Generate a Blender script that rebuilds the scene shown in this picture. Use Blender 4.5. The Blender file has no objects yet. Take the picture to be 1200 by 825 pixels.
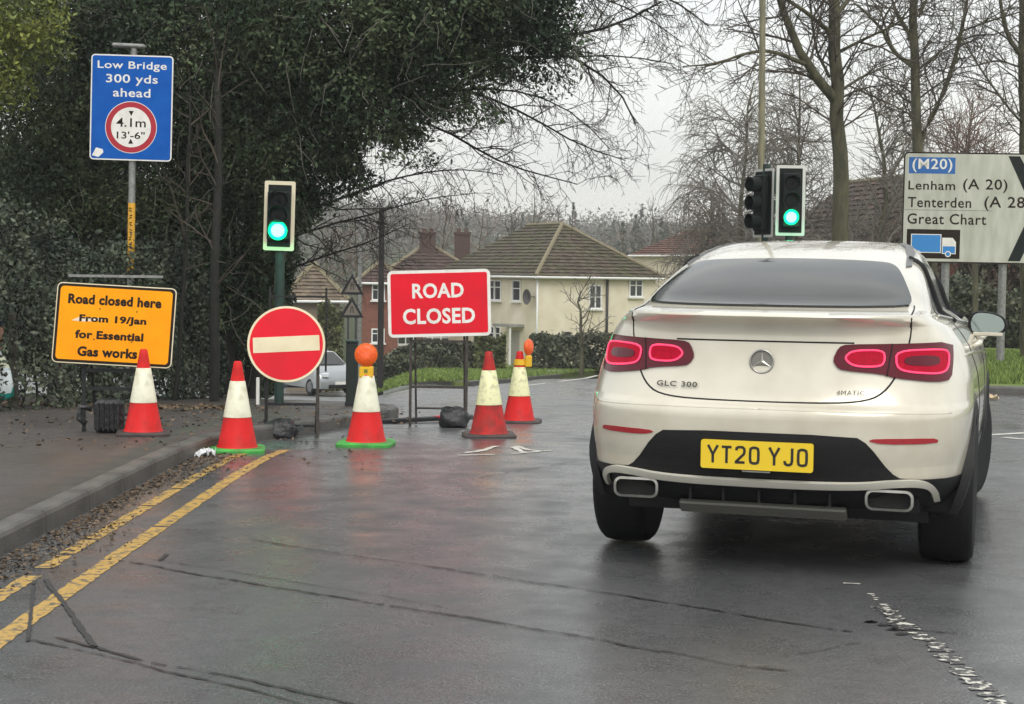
import bpy, math, random, bisect
import numpy as np
from mathutils import Vector, Matrix, Euler
from mathutils.geometry import delaunay_2d_cdt

SC = bpy.context.scene
COL = SC.collection
R = math.radians

# ------------------------------------------------------------------ camera
F = 1900.0                       # focal length in pixels of a 1200 px wide frame
CAMZ = 1.42
PITCH = math.atan(90.5 / F)
ROLL = R(0.8)
cam_data = bpy.data.cameras.new('camera')
cam = bpy.data.objects.new('camera', cam_data)
COL.objects.link(cam)
cam.matrix_world = Matrix.Translation((0, 0, CAMZ)) @ Euler((math.pi / 2 - PITCH, 0, 0)).to_matrix().to_4x4() @ Matrix.Rotation(ROLL, 4, 'Z')
cam_data.sensor_width = 36
cam_data.lens = F / 1200 * 36
cam_data.clip_start = 0.05
cam_data.clip_end = 3000
SC.camera = cam
CM = np.array(cam.matrix_world)

# ------------------------------------------------------------------ light
SC.view_settings.view_transform = 'Standard'
SC.view_settings.look = 'None'
SC.view_settings.exposure = 0.36
SC.view_settings.gamma = 1.0
SUN_EL, SUN_ROT = R(52), R(165)
world = bpy.data.worlds.new('World'); SC.world = world
world.use_nodes = True
nt = world.node_tree; nt.nodes.clear()
def wn(t, **k):
    n = nt.nodes.new(t)
    for a, b in k.items(): setattr(n, a, b)
    return n
sky = wn('ShaderNodeTexSky', sky_type='NISHITA', sun_disc=False, sun_elevation=SUN_EL, sun_rotation=SUN_ROT)
sky.air_density = 1.5; sky.dust_density = 4
tc = wn('ShaderNodeTexCoord')
mp = wn('ShaderNodeMapping'); mp.inputs['Scale'].default_value = (1, 1, 3.2)
nz = wn('ShaderNodeTexNoise'); nz.inputs['Scale'].default_value = 2.1; nz.inputs['Detail'].default_value = 6; nz.inputs['Roughness'].default_value = .52
cr = wn('ShaderNodeValToRGB')
cr.color_ramp.elements[0].position = .34; cr.color_ramp.elements[0].color = (7.0, 7.5, 7.8, 1)
cr.color_ramp.elements[1].position = .66; cr.color_ramp.elements[1].color = (10.2, 10.2, 9.9, 1)
sx = wn('ShaderNodeSeparateXYZ')
hr = wn('ShaderNodeMapRange'); hr.inputs['From Min'].default_value = .0; hr.inputs['From Max'].default_value = .16
hr.inputs['To Min'].default_value = .75; hr.inputs['To Max'].default_value = 0
warm = wn('ShaderNodeMixRGB'); warm.inputs['Color2'].default_value = (9.6, 9.2, 8.0, 1)
mix = wn('ShaderNodeMixRGB'); mix.inputs['Fac'].default_value = .93
bg = wn('ShaderNodeBackground'); bg.inputs['Strength'].default_value = .1
out = wn('ShaderNodeOutputWorld')
L = nt.links.new
L(tc.outputs['Generated'], mp.inputs['Vector']); L(mp.outputs['Vector'], nz.inputs['Vector'])
L(nz.outputs['Fac'], cr.inputs['Fac']); L(tc.outputs['Generated'], sx.inputs['Vector'])
L(sx.outputs['Z'], hr.inputs['Value']); L(hr.outputs['Result'], warm.inputs['Fac'])
L(cr.outputs['Color'], warm.inputs['Color1']); L(sky.outputs['Color'], mix.inputs['Color1'])
L(warm.outputs['Color'], mix.inputs['Color2']); L(mix.outputs['Color'], bg.inputs['Color'])
L(bg.outputs['Background'], out.inputs['Surface'])
sun = bpy.data.lights.new('sun', 'SUN'); sun.energy = 1.4; sun.angle = R(40); sun.color = (1, .96, .9)
so = bpy.data.objects.new('sun', sun); COL.objects.link(so)
so.rotation_euler = (math.pi / 2 - SUN_EL, 0, math.pi + SUN_ROT * -1)
so.rotation_euler = Vector((-math.sin(SUN_ROT) * math.cos(SUN_EL), -math.cos(SUN_ROT) * math.cos(SUN_EL), -math.sin(SUN_EL))).to_track_quat('-Z', 'Y').to_euler()

# ------------------------------------------------------------------ terrain height and pixel helpers
GY = [-40, 8, 14, 20, 26, 40, 60, 84, 130, 200, 330, 460, 620, 900]
GZ = [0, 0, -.06, -.33, -.70, -1.32, -2.38, -3.4, -3.8, -2.0, 6.5, 14.0, 14.5, 9]
def sst(a, b, v):
    t = min(1, max(0, (v - a) / (b - a))); return t * t * (3 - 2 * t)
def gz(x, y):
    if y <= 8: return 0.0
    i = bisect.bisect_right(GY, y); i = min(i, len(GY) - 1)
    z = GZ[i-1] + (GZ[i] - GZ[i-1]) * (y - GY[i-1]) / (GY[i] - GY[i-1])
    a = x / max(y, 6)
    if y < 130:
        k = 1 - sst(130, 84, y) if y > 84 else 0
        w = 1 + .34 * sst(25, 42, y) * sst(.05, .10, -a) - .62 * sst(.10, .26, a)
        w = w * (1 - k) + k
        z *= w
    return z
def ray(px, py):
    d = CM[:3, :3] @ np.array([(px - 600) / F, -(py - 412.5) / F, -1.0]); return d / d[1]
def P(px, py, dist):
    d = ray(px, py) * dist
    return Vector((d[0], d[1], CAMZ + d[2]))
def G(px, py, lift=0.0):
    d = ray(px, py); t = 3.0
    while t < 900:
        if CAMZ + d[2] * t <= gz(d[0] * t, t) + lift: break
        t *= 1.01
    a, b = t / 1.01, t
    for _ in range(20):
        m = (a + b) / 2
        if CAMZ + d[2] * m <= gz(d[0] * m, m) + lift: b = m
        else: a = m
    return Vector((d[0] * b, b, gz(d[0] * b, b) + lift))

# ------------------------------------------------------------------ materials
MATS = {}
def mat(name, col, rough=.6, metal=0, col2=None, nscale=8, detail=6, bump=0, bscale=None, emit=0, ecol=None, island=0, coat=0,
        spec=None, lo=.35, hi=.65, trans=0, stretch=None, rough2=None, coords='Object', alpha=None):
    if name in MATS: return MATS[name]
    m = bpy.data.materials.new(name); m.use_nodes = True
    n = m.node_tree; b = n.nodes['Principled BSDF']
    b.inputs['Base Color'].default_value = (*col, 1)
    b.inputs['Roughness'].default_value = rough; b.inputs['Metallic'].default_value = metal
    if coat: b.inputs['Coat Weight'].default_value = coat; b.inputs['Coat Roughness'].default_value = .04
    if spec is not None: b.inputs['Specular IOR Level'].default_value = spec
    if trans: b.inputs['Transmission Weight'].default_value = trans
    if emit:
        b.inputs['Emission Color'].default_value = (*(ecol or col), 1); b.inputs['Emission Strength'].default_value = emit
    T = n.nodes.new('ShaderNodeTexCoord'); src = T.outputs[coords]
    if stretch:
        mm = n.nodes.new('ShaderNodeMapping'); mm.inputs['Scale'].default_value = stretch
        n.links.new(src, mm.inputs['Vector']); src = mm.outputs['Vector']
    cur = None
    if col2 is not None:
        z = n.nodes.new('ShaderNodeTexNoise'); z.inputs['Scale'].default_value = nscale; z.inputs['Detail'].default_value = detail
        n.links.new(src, z.inputs['Vector'])
        r = n.nodes.new('ShaderNodeMapRange'); r.inputs['From Min'].default_value = lo; r.inputs['From Max'].default_value = hi
        n.links.new(z.outputs['Fac'], r.inputs['Value'])
        x = n.nodes.new('ShaderNodeMixRGB'); x.inputs['Color1'].default_value = (*col, 1); x.inputs['Color2'].default_value = (*col2, 1)
        n.links.new(r.outputs['Result'], x.inputs['Fac']); cur = x.outputs['Color']
        if rough2 is not None:
            q = n.nodes.new('ShaderNodeMapRange'); q.inputs['From Min'].default_value = lo; q.inputs['From Max'].default_value = hi
            q.inputs['To Min'].default_value = rough; q.inputs['To Max'].default_value = rough2
            n.links.new(z.outputs['Fac'], q.inputs['Value']); n.links.new(q.outputs['Result'], b.inputs['Roughness'])
    if island:
        g = n.nodes.new('ShaderNodeNewGeometry'); h = n.nodes.new('ShaderNodeMapRange')
        h.inputs['To Min'].default_value = 1 - island; h.inputs['To Max'].default_value = 1 + island
        n.links.new(g.outputs['Random Per Island'], h.inputs['Value'])
        v = n.nodes.new('ShaderNodeHueSaturation')
        if cur is None: v.inputs['Color'].default_value = (*col, 1)
        else: n.links.new(cur, v.inputs['Color'])
        n.links.new(h.outputs['Result'], v.inputs['Value']); cur = v.outputs['Color']
    if cur is not None: n.links.new(cur, b.inputs['Base Color'])
    if bump:
        z2 = n.nodes.new('ShaderNodeTexNoise'); z2.inputs['Scale'].default_value = bscale or nscale * 4; z2.inputs['Detail'].default_value = 4
        n.links.new(src, z2.inputs['Vector'])
        bb = n.nodes.new('ShaderNodeBump'); bb.inputs['Strength'].default_value = bump; bb.inputs['Distance'].default_value = .02
        n.links.new(z2.outputs['Fac'], bb.inputs['Height']); n.links.new(bb.outputs['Normal'], b.inputs['Normal'])
    MATS[name] = m; return m

# ------------------------------------------------------------------ mesh helpers
def link(name, me, parent=None, mats=()):
    o = bpy.data.objects.new(name, me); COL.objects.link(o)
    for m in (mats if isinstance(mats, (list, tuple)) else [mats]): me.materials.append(m)
    if parent is not None: o.parent = parent
    return o
def tag(o, label=None, cat=None, group=None, kind=None):
    if label: o['label'] = label
    if cat: o['category'] = cat
    if group: o['group'] = group
    if kind: o['kind'] = kind
    return o
def empty(name, loc, rz=0, label=None, cat=None, group=None, rot=None):
    o = bpy.data.objects.new(name, None); COL.objects.link(o); o.location = loc
    o.rotation_euler = rot if rot else (0, 0, rz); o.empty_display_size = .1
    return tag(o, label, cat, group)
def copy_tree(o, parent=None):
    c = o.copy(); COL.objects.link(c)
    if parent is not None: c.parent = parent
    for ch in [k for k in o.children]: copy_tree(ch, c)
    return c
class MB:
    def __init__(s): s.v = []; s.f = []; s.m = []
    def add(s, vs, fs, mi=0, M=None):
        k = len(s.v)
        for p in vs:
            p = Vector(p); s.v.append(M @ p if M is not None else p)
        for f in fs: s.f.append([i + k for i in f]); s.m.append(mi)
        return s
    def box(s, c, size, rot=None, mi=0, bev=0):
        x, y, z = [q / 2 for q in size]
        M = Matrix.Translation(c) @ (Euler(rot).to_matrix().to_4x4() if rot else Matrix.Identity(4))
        if bev:
            b = bev; vs = []
            for (sx, sy, sz) in ((-1,-1,-1),(1,-1,-1),(1,1,-1),(-1,1,-1),(-1,-1,1),(1,-1,1),(1,1,1),(-1,1,1)):
                vs += [(sx*x, sy*(y-b), sz*(z-b)), (sx*(x-b), sy*y, sz*(z-b)), (sx*(x-b), sy*(y-b), sz*z)]
            import itertools
            fs = []
            A = lambda i, a: i*3+a
            fs += [[A(0,2),A(3,2),A(2,2),A(1,2)],[A(4,2),A(5,2),A(6,2),A(7,2)]]
            fs += [[A(0,1),A(1,1),A(5,1),A(4,1)],[A(2,1),A(3,1),A(7,1),A(6,1)],[A(1,0),A(2,0),A(6,0),A(5,0)],[A(3,0),A(0,0),A(4,0),A(7,0)]]
            for i, j in ((0,1),(2,3)): fs += [[A(i,2),A(j,2),A(j,1),A(i,1)],[A(i+4,1),A(j+4,1),A(j+4,2),A(i+4,2)]]
            for i, j in ((1,2),(3,0)): fs += [[A(i,2),A(j,2),A(j,0),A(i,0)],[A(i+4,0),A(j+4,0),A(j+4,2),A(i+4,2)]]
            for i in range(4): fs += [[A(i,0),A(i,1),A(i+4,1),A(i+4,0)]]
            for i in range(8): fs += [[A(i,0),A(i,1),A(i,2)]]
            return s.add(vs, fs, mi, M)
        vs = [(-x,-y,-z),(x,-y,-z),(x,y,-z),(-x,y,-z),(-x,-y,z),(x,-y,z),(x,y,z),(-x,y,z)]
        return s.add(vs, [(0,3,2,1),(4,5,6,7),(0,1,5,4),(1,2,6,5),(2,3,7,6),(3,0,4,7)], mi, M)
    def tube(s, pts, rad, n=8, mi=0, cap=True):
        pts = [Vector(p) for p in pts]; k0 = len(s.v)
        rs = rad if isinstance(rad, (list, tuple)) else [rad] * len(pts)
        t0 = (pts[1] - pts[0]).normalized()
        ref = Vector((0, 0, 1)) if abs(t0.z) < .9 else Vector((1, 0, 0))
        a = t0.cross(ref).normalized()
        for i, p in enumerate(pts):
            t = (pts[min(i + 1, len(pts) - 1)] - pts[max(i - 1, 0)]).normalized()
            a = (a - t * a.dot(t)).normalized(); b = t.cross(a)
            for j in range(n):
                w = 2 * math.pi * j / n
                s.v.append(p + (a * math.cos(w) + b * math.sin(w)) * rs[i])
        for i in range(len(pts) - 1):
            for j in range(n):
                q = (j + 1) % n
                s.f.append([k0 + i*n + j, k0 + i*n + q, k0 + (i+1)*n + q, k0 + (i+1)*n + j]); s.m.append(mi)
        if cap:
            s.f.append([k0 + j for j in range(n)][::-1]); s.m.append(mi)
            s.f.append([k0 + (len(pts)-1)*n + j for j in range(n)]); s.m.append(mi)
        return s
    def lathe(s, prof, n=24, M=None, mi=0):           # prof of (r, z)
        vs = []; fs = []
        for r, z in prof:
            for j in range(n):
                w = 2 * math.pi * j / n; vs.append((r * math.cos(w), r * math.sin(w), z))
        for i in range(len(prof) - 1):
            for j in range(n):
                q = (j + 1) % n; fs.append((i*n+j, i*n+q, (i+1)*n+q, (i+1)*n+j))
        fs.append(tuple(range(n))[::-1]); fs.append(tuple((len(prof)-1)*n + j for j in range(n)))
        return s.add(vs, fs, mi, M)
    def prism(s, ol, y0, y1, M=None, mi=0):           # outline in x,z extruded along y
        n = len(ol)
        vs = [(x, y0, z) for x, z in ol] + [(x, y1, z) for x, z in ol]
        fs = [tuple(range(n)), tuple(range(n, 2*n))[::-1]] + [(i, n + i, n + (i+1) % n, (i+1) % n) for i in range(n)]
        return s.add(vs, fs, mi, M)
    def build(s, name, mats, parent=None, smooth=False, angle=None):
        me = bpy.data.meshes.new(name); me.from_pydata([tuple(v) for v in s.v], [], s.f)
        o = link(name, me, parent, mats)
        for p, mi in zip(me.polygons, s.m): p.material_index = mi; p.use_smooth = smooth
        me.update()
        if smooth and angle: me.set_sharp_from_angle(angle=R(angle))
        return o
def rrect(w, h, r, n=5, cx=0, cz=0):
    o = []
    for sx_, sz_, a0 in ((1, 1, 0), (-1, 1, 90), (-1, -1, 180), (1, -1, 270)):
        for i in range(n + 1):
            a = R(a0 + 90 * i / n); o.append((cx + sx_ * (w/2 - r) + r * math.cos(a), cz + sz_ * (h/2 - r) + r * math.sin(a)))
    return o
def circ(r, n=40, cx=0, cz=0): return [(cx + r * math.cos(2*math.pi*i/n), cz + r * math.sin(2*math.pi*i/n)) for i in range(n)]
def fast_mesh(name, V, Q, mats, parent=None, smooth=False):
    me = bpy.data.meshes.new(name); V = np.asarray(V, np.float32); Q = np.asarray(Q, np.int32)
    me.vertices.add(len(V)); me.vertices.foreach_set('co', V.ravel())
    k = Q.shape[1]; me.loops.add(len(Q) * k); me.loops.foreach_set('vertex_index', Q.ravel())
    me.polygons.add(len(Q)); me.polygons.foreach_set('loop_start', np.arange(0, len(Q)*k, k, dtype=np.int32))
    me.polygons.foreach_set('loop_total', np.full(len(Q), k, np.int32))
    me.polygons.foreach_set('use_smooth', np.full(len(Q), smooth, bool))
    me.update(calc_edges=True); me.validate()
    return link(name, me, parent, mats)
def text_obj(name, s, w, h, m, parent, cx, cz, y, depth=.0015, rot=0, spacing=1.0, bold=0.0, curved=None):
    cu = bpy.data.curves.new('t', 'FONT'); cu.body = s; cu.align_x = 'CENTER'; cu.size = 1; cu.offset = bold; cu.space_character = spacing
    cu.resolution_u = 3
    t = bpy.data.objects.new('t', cu); COL.objects.link(t)
    dg = bpy.context.evaluated_depsgraph_get(); dg.update()
    me = bpy.data.meshes.new_from_object(t.evaluated_get(dg)); me.name = name
    bpy.data.objects.remove(t); bpy.data.curves.remove(cu)
    n = len(me.vertices); co = np.empty(n * 3, np.float32); me.vertices.foreach_get('co', co); co = co.reshape(-1, 3)
    mn, mx = co.min(0), co.max(0); c = (mn + mx) / 2
    X = (co[:, 0] - c[0]) * (w / (mx[0] - mn[0])); Z = (co[:, 1] - c[1]) * (h / (mx[1] - mn[1]))
    ca, sa = math.cos(rot), math.sin(rot)
    X2, Z2 = X * ca - Z * sa + cx, X * sa + Z * ca + cz
    if curved: Y = np.array([curved(a, b) for a, b in zip(X2, Z2)])
    else: Y = np.full(n, y)
    me.vertices.foreach_set('co', np.stack([X2, Y, Z2], 1).astype(np.float32).ravel()); me.update()
    return link(name, me, parent, m)
def drape(name, poly, lift, m, parent=None, step=.6, skirt=.25, zf=None, smooth=True, jitter=0):
    zf = zf or gz
    pts = []
    n = len(poly)
    for i in range(n):
        a, b = Vector(poly[i][:2]), Vector(poly[(i + 1) % n][:2]); k = max(1, int((b - a).length / step))
        for j in range(k): pts.append(a.lerp(b, j / k))
    nb = len(pts); A = np.array(pts)
    mn, mx = A.min(0), A.max(0)
    gx = np.arange(mn[0] + step / 2, mx[0], step); gy = np.arange(mn[1] + step / 2, mx[1], step)
    X, Y = np.meshgrid(gx, gy); X = X.ravel(); Y = Y.ravel()
    inside = np.zeros(len(X), bool); j = nb - 1
    for i in range(nb):
        xi, yi, xj, yj = A[i, 0], A[i, 1], A[j, 0], A[j, 1]
        if yi != yj:
            c = ((yi > Y) != (yj > Y)) & (X < (xj - xi) * (Y - yi) / (yj - yi) + xi); inside ^= c
        j = i
    for x, y in zip(X[inside], Y[inside]): pts.append(Vector((x, y)))
    vo, eo, fo, *_ = delaunay_2d_cdt(pts, [(i, (i + 1) % nb) for i in range(nb)], [], 1, 1e-5)
    V = [(v.x, v.y, zf(v.x, v.y) + lift) for v in vo]; Fs = [list(f) for f in fo]
    Fs = [f if (V[f[1]][0]-V[f[0]][0])*(V[f[2]][1]-V[f[0]][1])-(V[f[1]][1]-V[f[0]][1])*(V[f[2]][0]-V[f[0]][0]) > 0 else f[::-1] for f in Fs]
    if skirt:
        k = len(V); ring = list(range(nb))
        V += [(V[i][0], V[i][1], V[i][2] - skirt) for i in ring]
        for i in range(nb):
            q = (i + 1) % nb; Fs.append([i, k + i, k + q, q])
    me = bpy.data.meshes.new(name); me.from_pydata(V, [], Fs); me.update()
    o = link(name, me, parent, m)
    for p in me.polygons: p.use_smooth = smooth and len(p.vertices) == 3
    return o
def offset_line(pts, d):
    out = []
    for i, p in enumerate(pts):
        t = (Vector(pts[min(i+1, len(pts)-1)][:2]) - Vector(pts[max(i-1, 0)][:2])).normalized()
        out.append(Vector((p[0] - t.y * d, p[1] + t.x * d)))
    return out
def resample(pts, step):
    out = [Vector(pts[0][:2])]
    for a, b in zip(pts[:-1], pts[1:]):
        a, b = Vector(a[:2]), Vector(b[:2]); k = max(1, round((b - a).length / step))
        for j in range(1, k + 1): out.append(a.lerp(b, j / k))
    return out
def chaikin(pts, it=2):
    pts = [Vector(p[:2]) for p in pts]
    for _ in range(it):
        q = [pts[0]]
        for a, b in zip(pts[:-1], pts[1:]): q += [a.lerp(b, .25), a.lerp(b, .75)]
        q.append(pts[-1]); pts = q
    return pts
def strip(name, pts, w, lift, m, parent, rng=None, ragged=0, step=.15, gaps=None):
    pts = resample(pts, step); V = []; Fs = []
    a = offset_line(pts, w / 2); b = offset_line(pts, -w / 2)
    for i, (p, q) in enumerate(zip(a, b)):
        if rng:
            t = (p - q) * ragged; p = p + t * (rng.random() - .5); q = q + t * (rng.random() - .5)
        V += [(p.x, p.y, gz(p.x, p.y) + lift), (q.x, q.y, gz(q.x, q.y) + lift)]
    for i in range(len(pts) - 1):
        if gaps and gaps(i * step): continue
        Fs.append((2*i, 2*i+1, 2*i+3, 2*i+2))
    me = bpy.data.meshes.new(name); me.from_pydata(V, [], [f[::-1] for f in Fs]); me.update()
    o = link(name, me, parent, m)
    n0 = me.polygons[0].normal.z if len(me.polygons) else 1
    if n0 < 0: me.flip_normals()
    return o

# materials of the setting
def asphalt(name, c1, c2, r1, r2, bump=.35):
    m = bpy.data.materials.new(name); m.use_nodes = True; n = m.node_tree; b = n.nodes['Principled BSDF']; lk = n.links.new
    T = n.nodes.new('ShaderNodeTexCoord')
    def noise(sc, det=5, st=None):
        z = n.nodes.new('ShaderNodeTexNoise'); z.inputs['Scale'].default_value = sc; z.inputs['Detail'].default_value = det
        if st:
            mm = n.nodes.new('ShaderNodeMapping'); mm.inputs['Scale'].default_value = st; lk(T.outputs['Object'], mm.inputs['Vector']); lk(mm.outputs['Vector'], z.inputs['Vector'])
        else: lk(T.outputs['Object'], z.inputs['Vector'])
        return z.outputs['Fac']
    def rng_(s, a, b_, c, d):
        q = n.nodes.new('ShaderNodeMapRange'); q.inputs['From Min'].default_value = a; q.inputs['From Max'].default_value = b_
        q.inputs['To Min'].default_value = c; q.inputs['To Max'].default_value = d; lk(s, q.inputs['Value']); return q.outputs['Result']
    def mixc(f, a, b_):
        x = n.nodes.new('ShaderNodeMixRGB'); lk(f, x.inputs['Fac'])
        for s_, v in (('Color1', a), ('Color2', b_)):
            if isinstance(v, tuple): x.inputs[s_].default_value = (*v, 1)
            else: lk(v, x.inputs[s_])
        return x.outputs['Color']
    big = noise(.55, 6, (1.6, .7, 1)); mid = noise(3.2, 8); fine = noise(85, 3); grit = noise(190, 2)
    c = mixc(rng_(big, .35, .65, 0, 1), c1, c2)
    c = mixc(rng_(mid, .42, .75, 0, .55), c, tuple(q * .55 for q in c1))
    c = mixc(rng_(noise(14, 6), .40, .72, 0, .38), c, tuple(q * .5 for q in c1))
    c = mixc(rng_(fine, .50, .68, 0, .36), c, tuple(min(1, q * 2.6) for q in c2))
    c = mixc(rng_(grit, .50, .64, 0, .42), c, tuple(q * .25 for q in c1))
    lk(c, b.inputs['Base Color'])
    ad = n.nodes.new('ShaderNodeMath'); ad.operation = 'ADD'
    lk(rng_(big, .35, .65, r1, r2), ad.inputs[0]); lk(rng_(mid, .3, .7, -.1, .12), ad.inputs[1]); lk(ad.outputs[0], b.inputs['Roughness'])
    bb = n.nodes.new('ShaderNodeBump'); bb.inputs['Strength'].default_value = bump; bb.inputs['Distance'].default_value = .006
    lk(fine, bb.inputs['Height'])
    b2 = n.nodes.new('ShaderNodeBump'); b2.inputs['Strength'].default_value = .25; b2.inputs['Distance'].default_value = .03
    lk(mid, b2.inputs['Height']); lk(bb.outputs['Normal'], b2.inputs['Normal']); lk(b2.outputs['Normal'], b.inputs['Normal'])
    MATS[name] = m; return m
m_road = asphalt('wet_asphalt', (.080, .082, .086), (.112, .112, .116), .19, .37, .32)
m_pave = asphalt('damp_footway_tarmac', (.066, .057, .053), (.085, .073, .066), .44, .58)
m_kerb = mat('kerb_concrete', (.12, .115, .105), .55, col2=(.065, .063, .058), nscale=5, bump=.3, bscale=60, island=.12)
m_grass = mat('verge_turf', (.13, .19, .05), .9, spec=.12, col2=(.19, .21, .08), nscale=1.4, bump=.6, bscale=30)
m_blade = mat('grass_blades', (.17, .235, .065), .7, spec=.15, island=.45)
m_earth = mat('ground_earth', (.06, .055, .035), .95, spec=.1, col2=(.05, .075, .03), nscale=.5, bump=.5, bscale=20)
m_litter = mat('leaf_litter', (.11, .075, .045), .75, island=.7)
m_yellow = mat('worn_yellow_paint', (.50, .31, .07), .42, col2=(.10, .09, .075), detail=10, nscale=22, lo=.50, hi=.62, bump=.3, bscale=90)
m_wline = mat('worn_white_paint', (.62, .60, .54), .5, col2=(.25, .24, .22), nscale=18, lo=.5, hi=.75)
def worn(name, c, base, sc, lo, hi, stretch=(1, 1, 1)):
    m = mat(name, c, .4, col2=base, nscale=sc, lo=lo, hi=hi, detail=9, bump=.3, bscale=120, stretch=stretch); return m
m_wworn = worn('worn_thermoplastic', (.70, .68, .60), (.06, .06, .062), 26, .40, .50)
m_tar = mat('black_tar', (.022, .022, .024), .45, bump=.2, bscale=60)

# ------------------------------------------------------------------ ground, roads, pavements
def build_ground():
    xs = np.unique(np.concatenate([np.arange(-30, 30, 1.0), np.arange(-90, 90, 6.0), np.linspace(-600, 600, 49)]))
    ys = np.unique(np.concatenate([np.arange(-15, 90, 1.0), np.arange(90, 220, 5.0), np.arange(220, 900, 12.0)]))
    nx, ny = len(xs), len(ys); V = np.empty((ny, nx, 3)); rn = np.random.RandomState(3)
    ph = rn.rand(8) * 6
    for j, y in enumerate(ys):
        for i, x in enumerate(xs):
            z = gz(x, y) - .06
            if y > 200:
                k = (y - 200) / 260
                z += k * (3.5 * math.sin(x * .011 + ph[0]) + 1.6 * math.sin(x * .03 + ph[1]) - .0 * x) + k * (-.02 * (x + 40) if x < -40 else 0)
            V[j, i] = (x, y, z)
    idx = np.arange(nx * ny).reshape(ny, nx)
    Q = np.stack([idx[:-1, :-1], idx[:-1, 1:], idx[1:, 1:], idx[1:, :-1]], -1).reshape(-1, 4)
    o = fast_mesh('ground', V.reshape(-1, 3), Q, m_earth, smooth=True); tag(o, kind='structure')
    def hz(x, y):
        i = int(np.clip(np.searchsorted(xs, x), 1, nx-1)); j = int(np.clip(np.searchsorted(ys, y), 1, ny-1))
        return float(V[j, i, 2])
    return hz
hill_z = build_ground()

KX = -2.5
kerb_far = [G(300, 505), G(347, 505), G(405, 489), G(478, 474), G(560, 459)]
kl = [Vector((KX, -12)), Vector((KX, 4)), Vector((KX, 9)), Vector((KX - .02, 12.2)), Vector((KX + .08, 13.6)), Vector((KX+.45, 14.8)),
      Vector((-1.75, 16.6)), Vector((-1.35, 18.6)), Vector((-1.35, 20.4)), Vector((-2.6, 22.6)), Vector((-6, 24.4)), Vector((-16, 26.5)), Vector((-45, 30))]
kerb_line = chaikin(kl, 2)
_bx = lambda d: P(414, 300, d).x
far_k = chaikin([Vector((_bx(88), 88)), Vector((_bx(55), 55)), Vector((_bx(45), 45)), G(424, 457.5), G(450, 457), G(520, 455), G(590, 450), G(640, 443), G(700, 437), G(760, 433), Vector((30, 66)), Vector((70, 74))], 2)
rk = chaikin([Vector((16, -12)), Vector((15, 8)), Vector((12.5, 15)), G(1290, 470), G(1200, 462), G(1150, 463), G(1060, 457), G(1000, 452), Vector((9, 46)), Vector((20, 60)), Vector((62, 68))], 2)

road = drape('road', [Vector((KX - .3, -12)), Vector((40, -12)), Vector((40, 30)), Vector((75, 76)), Vector((30, 68)), Vector((10, 70)), Vector((-3, 50)), Vector((_bx(92) + .5, 92)), Vector((-50, 92)), Vector((-50, 28)), Vector((-8, 22)), Vector((-3.5, 18))], 0, m_road, step=.7, skirt=0)
tag(road, kind='structure')
pave = drape('pavement', [p for p in offset_line(kerb_line, .14)] + [Vector((-45, -12))], .115, m_pave, step=.8, skirt=.2)
tag(pave, kind='structure')
def kerb_run(line, side, parent, lo=0, hi=1e9, L_=.9, skip=None):
    """kerb stones laid one by one along a line"""
    pts = resample(line, .05); acc = [0]
    for a, b in zip(pts[:-1], pts[1:]): acc.append(acc[-1] + (b - a).length)
    tot = acc[-1]; s = 0; n = 0
    cache = None
    PX = [p.x for p in pts]; PY = [p.y for p in pts]
    while s + L_ < tot:
        a = Vector((np.interp(s, acc, PX), np.interp(s, acc, PY))); b = Vector((np.interp(s + L_, acc, PX), np.interp(s + L_, acc, PY)))
        s += L_
        c = (a + b) / 2
        if not (lo < c.y < hi) or abs(c.x) > 26: continue
        ang = math.atan2(b.y - a.y, b.x - a.x)
        if cache is None:
            mb = MB(); l = (L_ - .012) / 2; w = .125; h0, h1 = -.12, .12
            prof = [(0, h0), (0, h1 - .03), (.008, h1 - .01), (.025, h1), (w, h1), (w, h0)]
            k = len(prof); vs = [(-l, y * side, z) for y, z in prof] + [(l, y * side, z) for y, z in prof]
            fs = [tuple(range(k)), tuple(range(k, 2*k))[::-1]] + [(i, (i+1) % k, k + (i+1) % k, k + i) for i in range(k)]
            if side < 0: fs = [f[::-1] for f in fs]
            mb.add(vs, [f[::-1] for f in fs]); o = mb.build('kerb_stone', m_kerb, parent); cache = o.data
        else:
            o = bpy.data.objects.new('kerb_stone', cache); COL.objects.link(o); o.parent = parent
        za, zb = gz(a.x, a.y), gz(b.x, b.y)
        o.location = (c.x, c.y, (za + zb) / 2 + .002); o.rotation_euler = (0, -math.atan2(zb - za, L_), ang); n += 1
    return n
kerb_run(kerb_line, 1, pave, hi=36)
# far verge and right verge
verge = drape('grass_verge', [p for p in offset_line(far_k, .12)] + [Vector((70, 110)), Vector((_bx(110), 110))], .1, m_grass, step=1.6, skirt=.2)
tag(verge, kind='structure')
kerb_run(far_k, 1, verge, hi=62)
rverge = drape('grass_verge', [p for p in offset_line(rk, -.12)][::-1] + [Vector((40, -12)), Vector((62, 20)), Vector((62, 66))][:0] + [Vector((40, -12)), Vector((62, 30))], .1, m_grass, step=1.2, skirt=.2)
tag(rverge, kind='structure')
kerb_run(rk, -1, rverge, lo=8)

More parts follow.
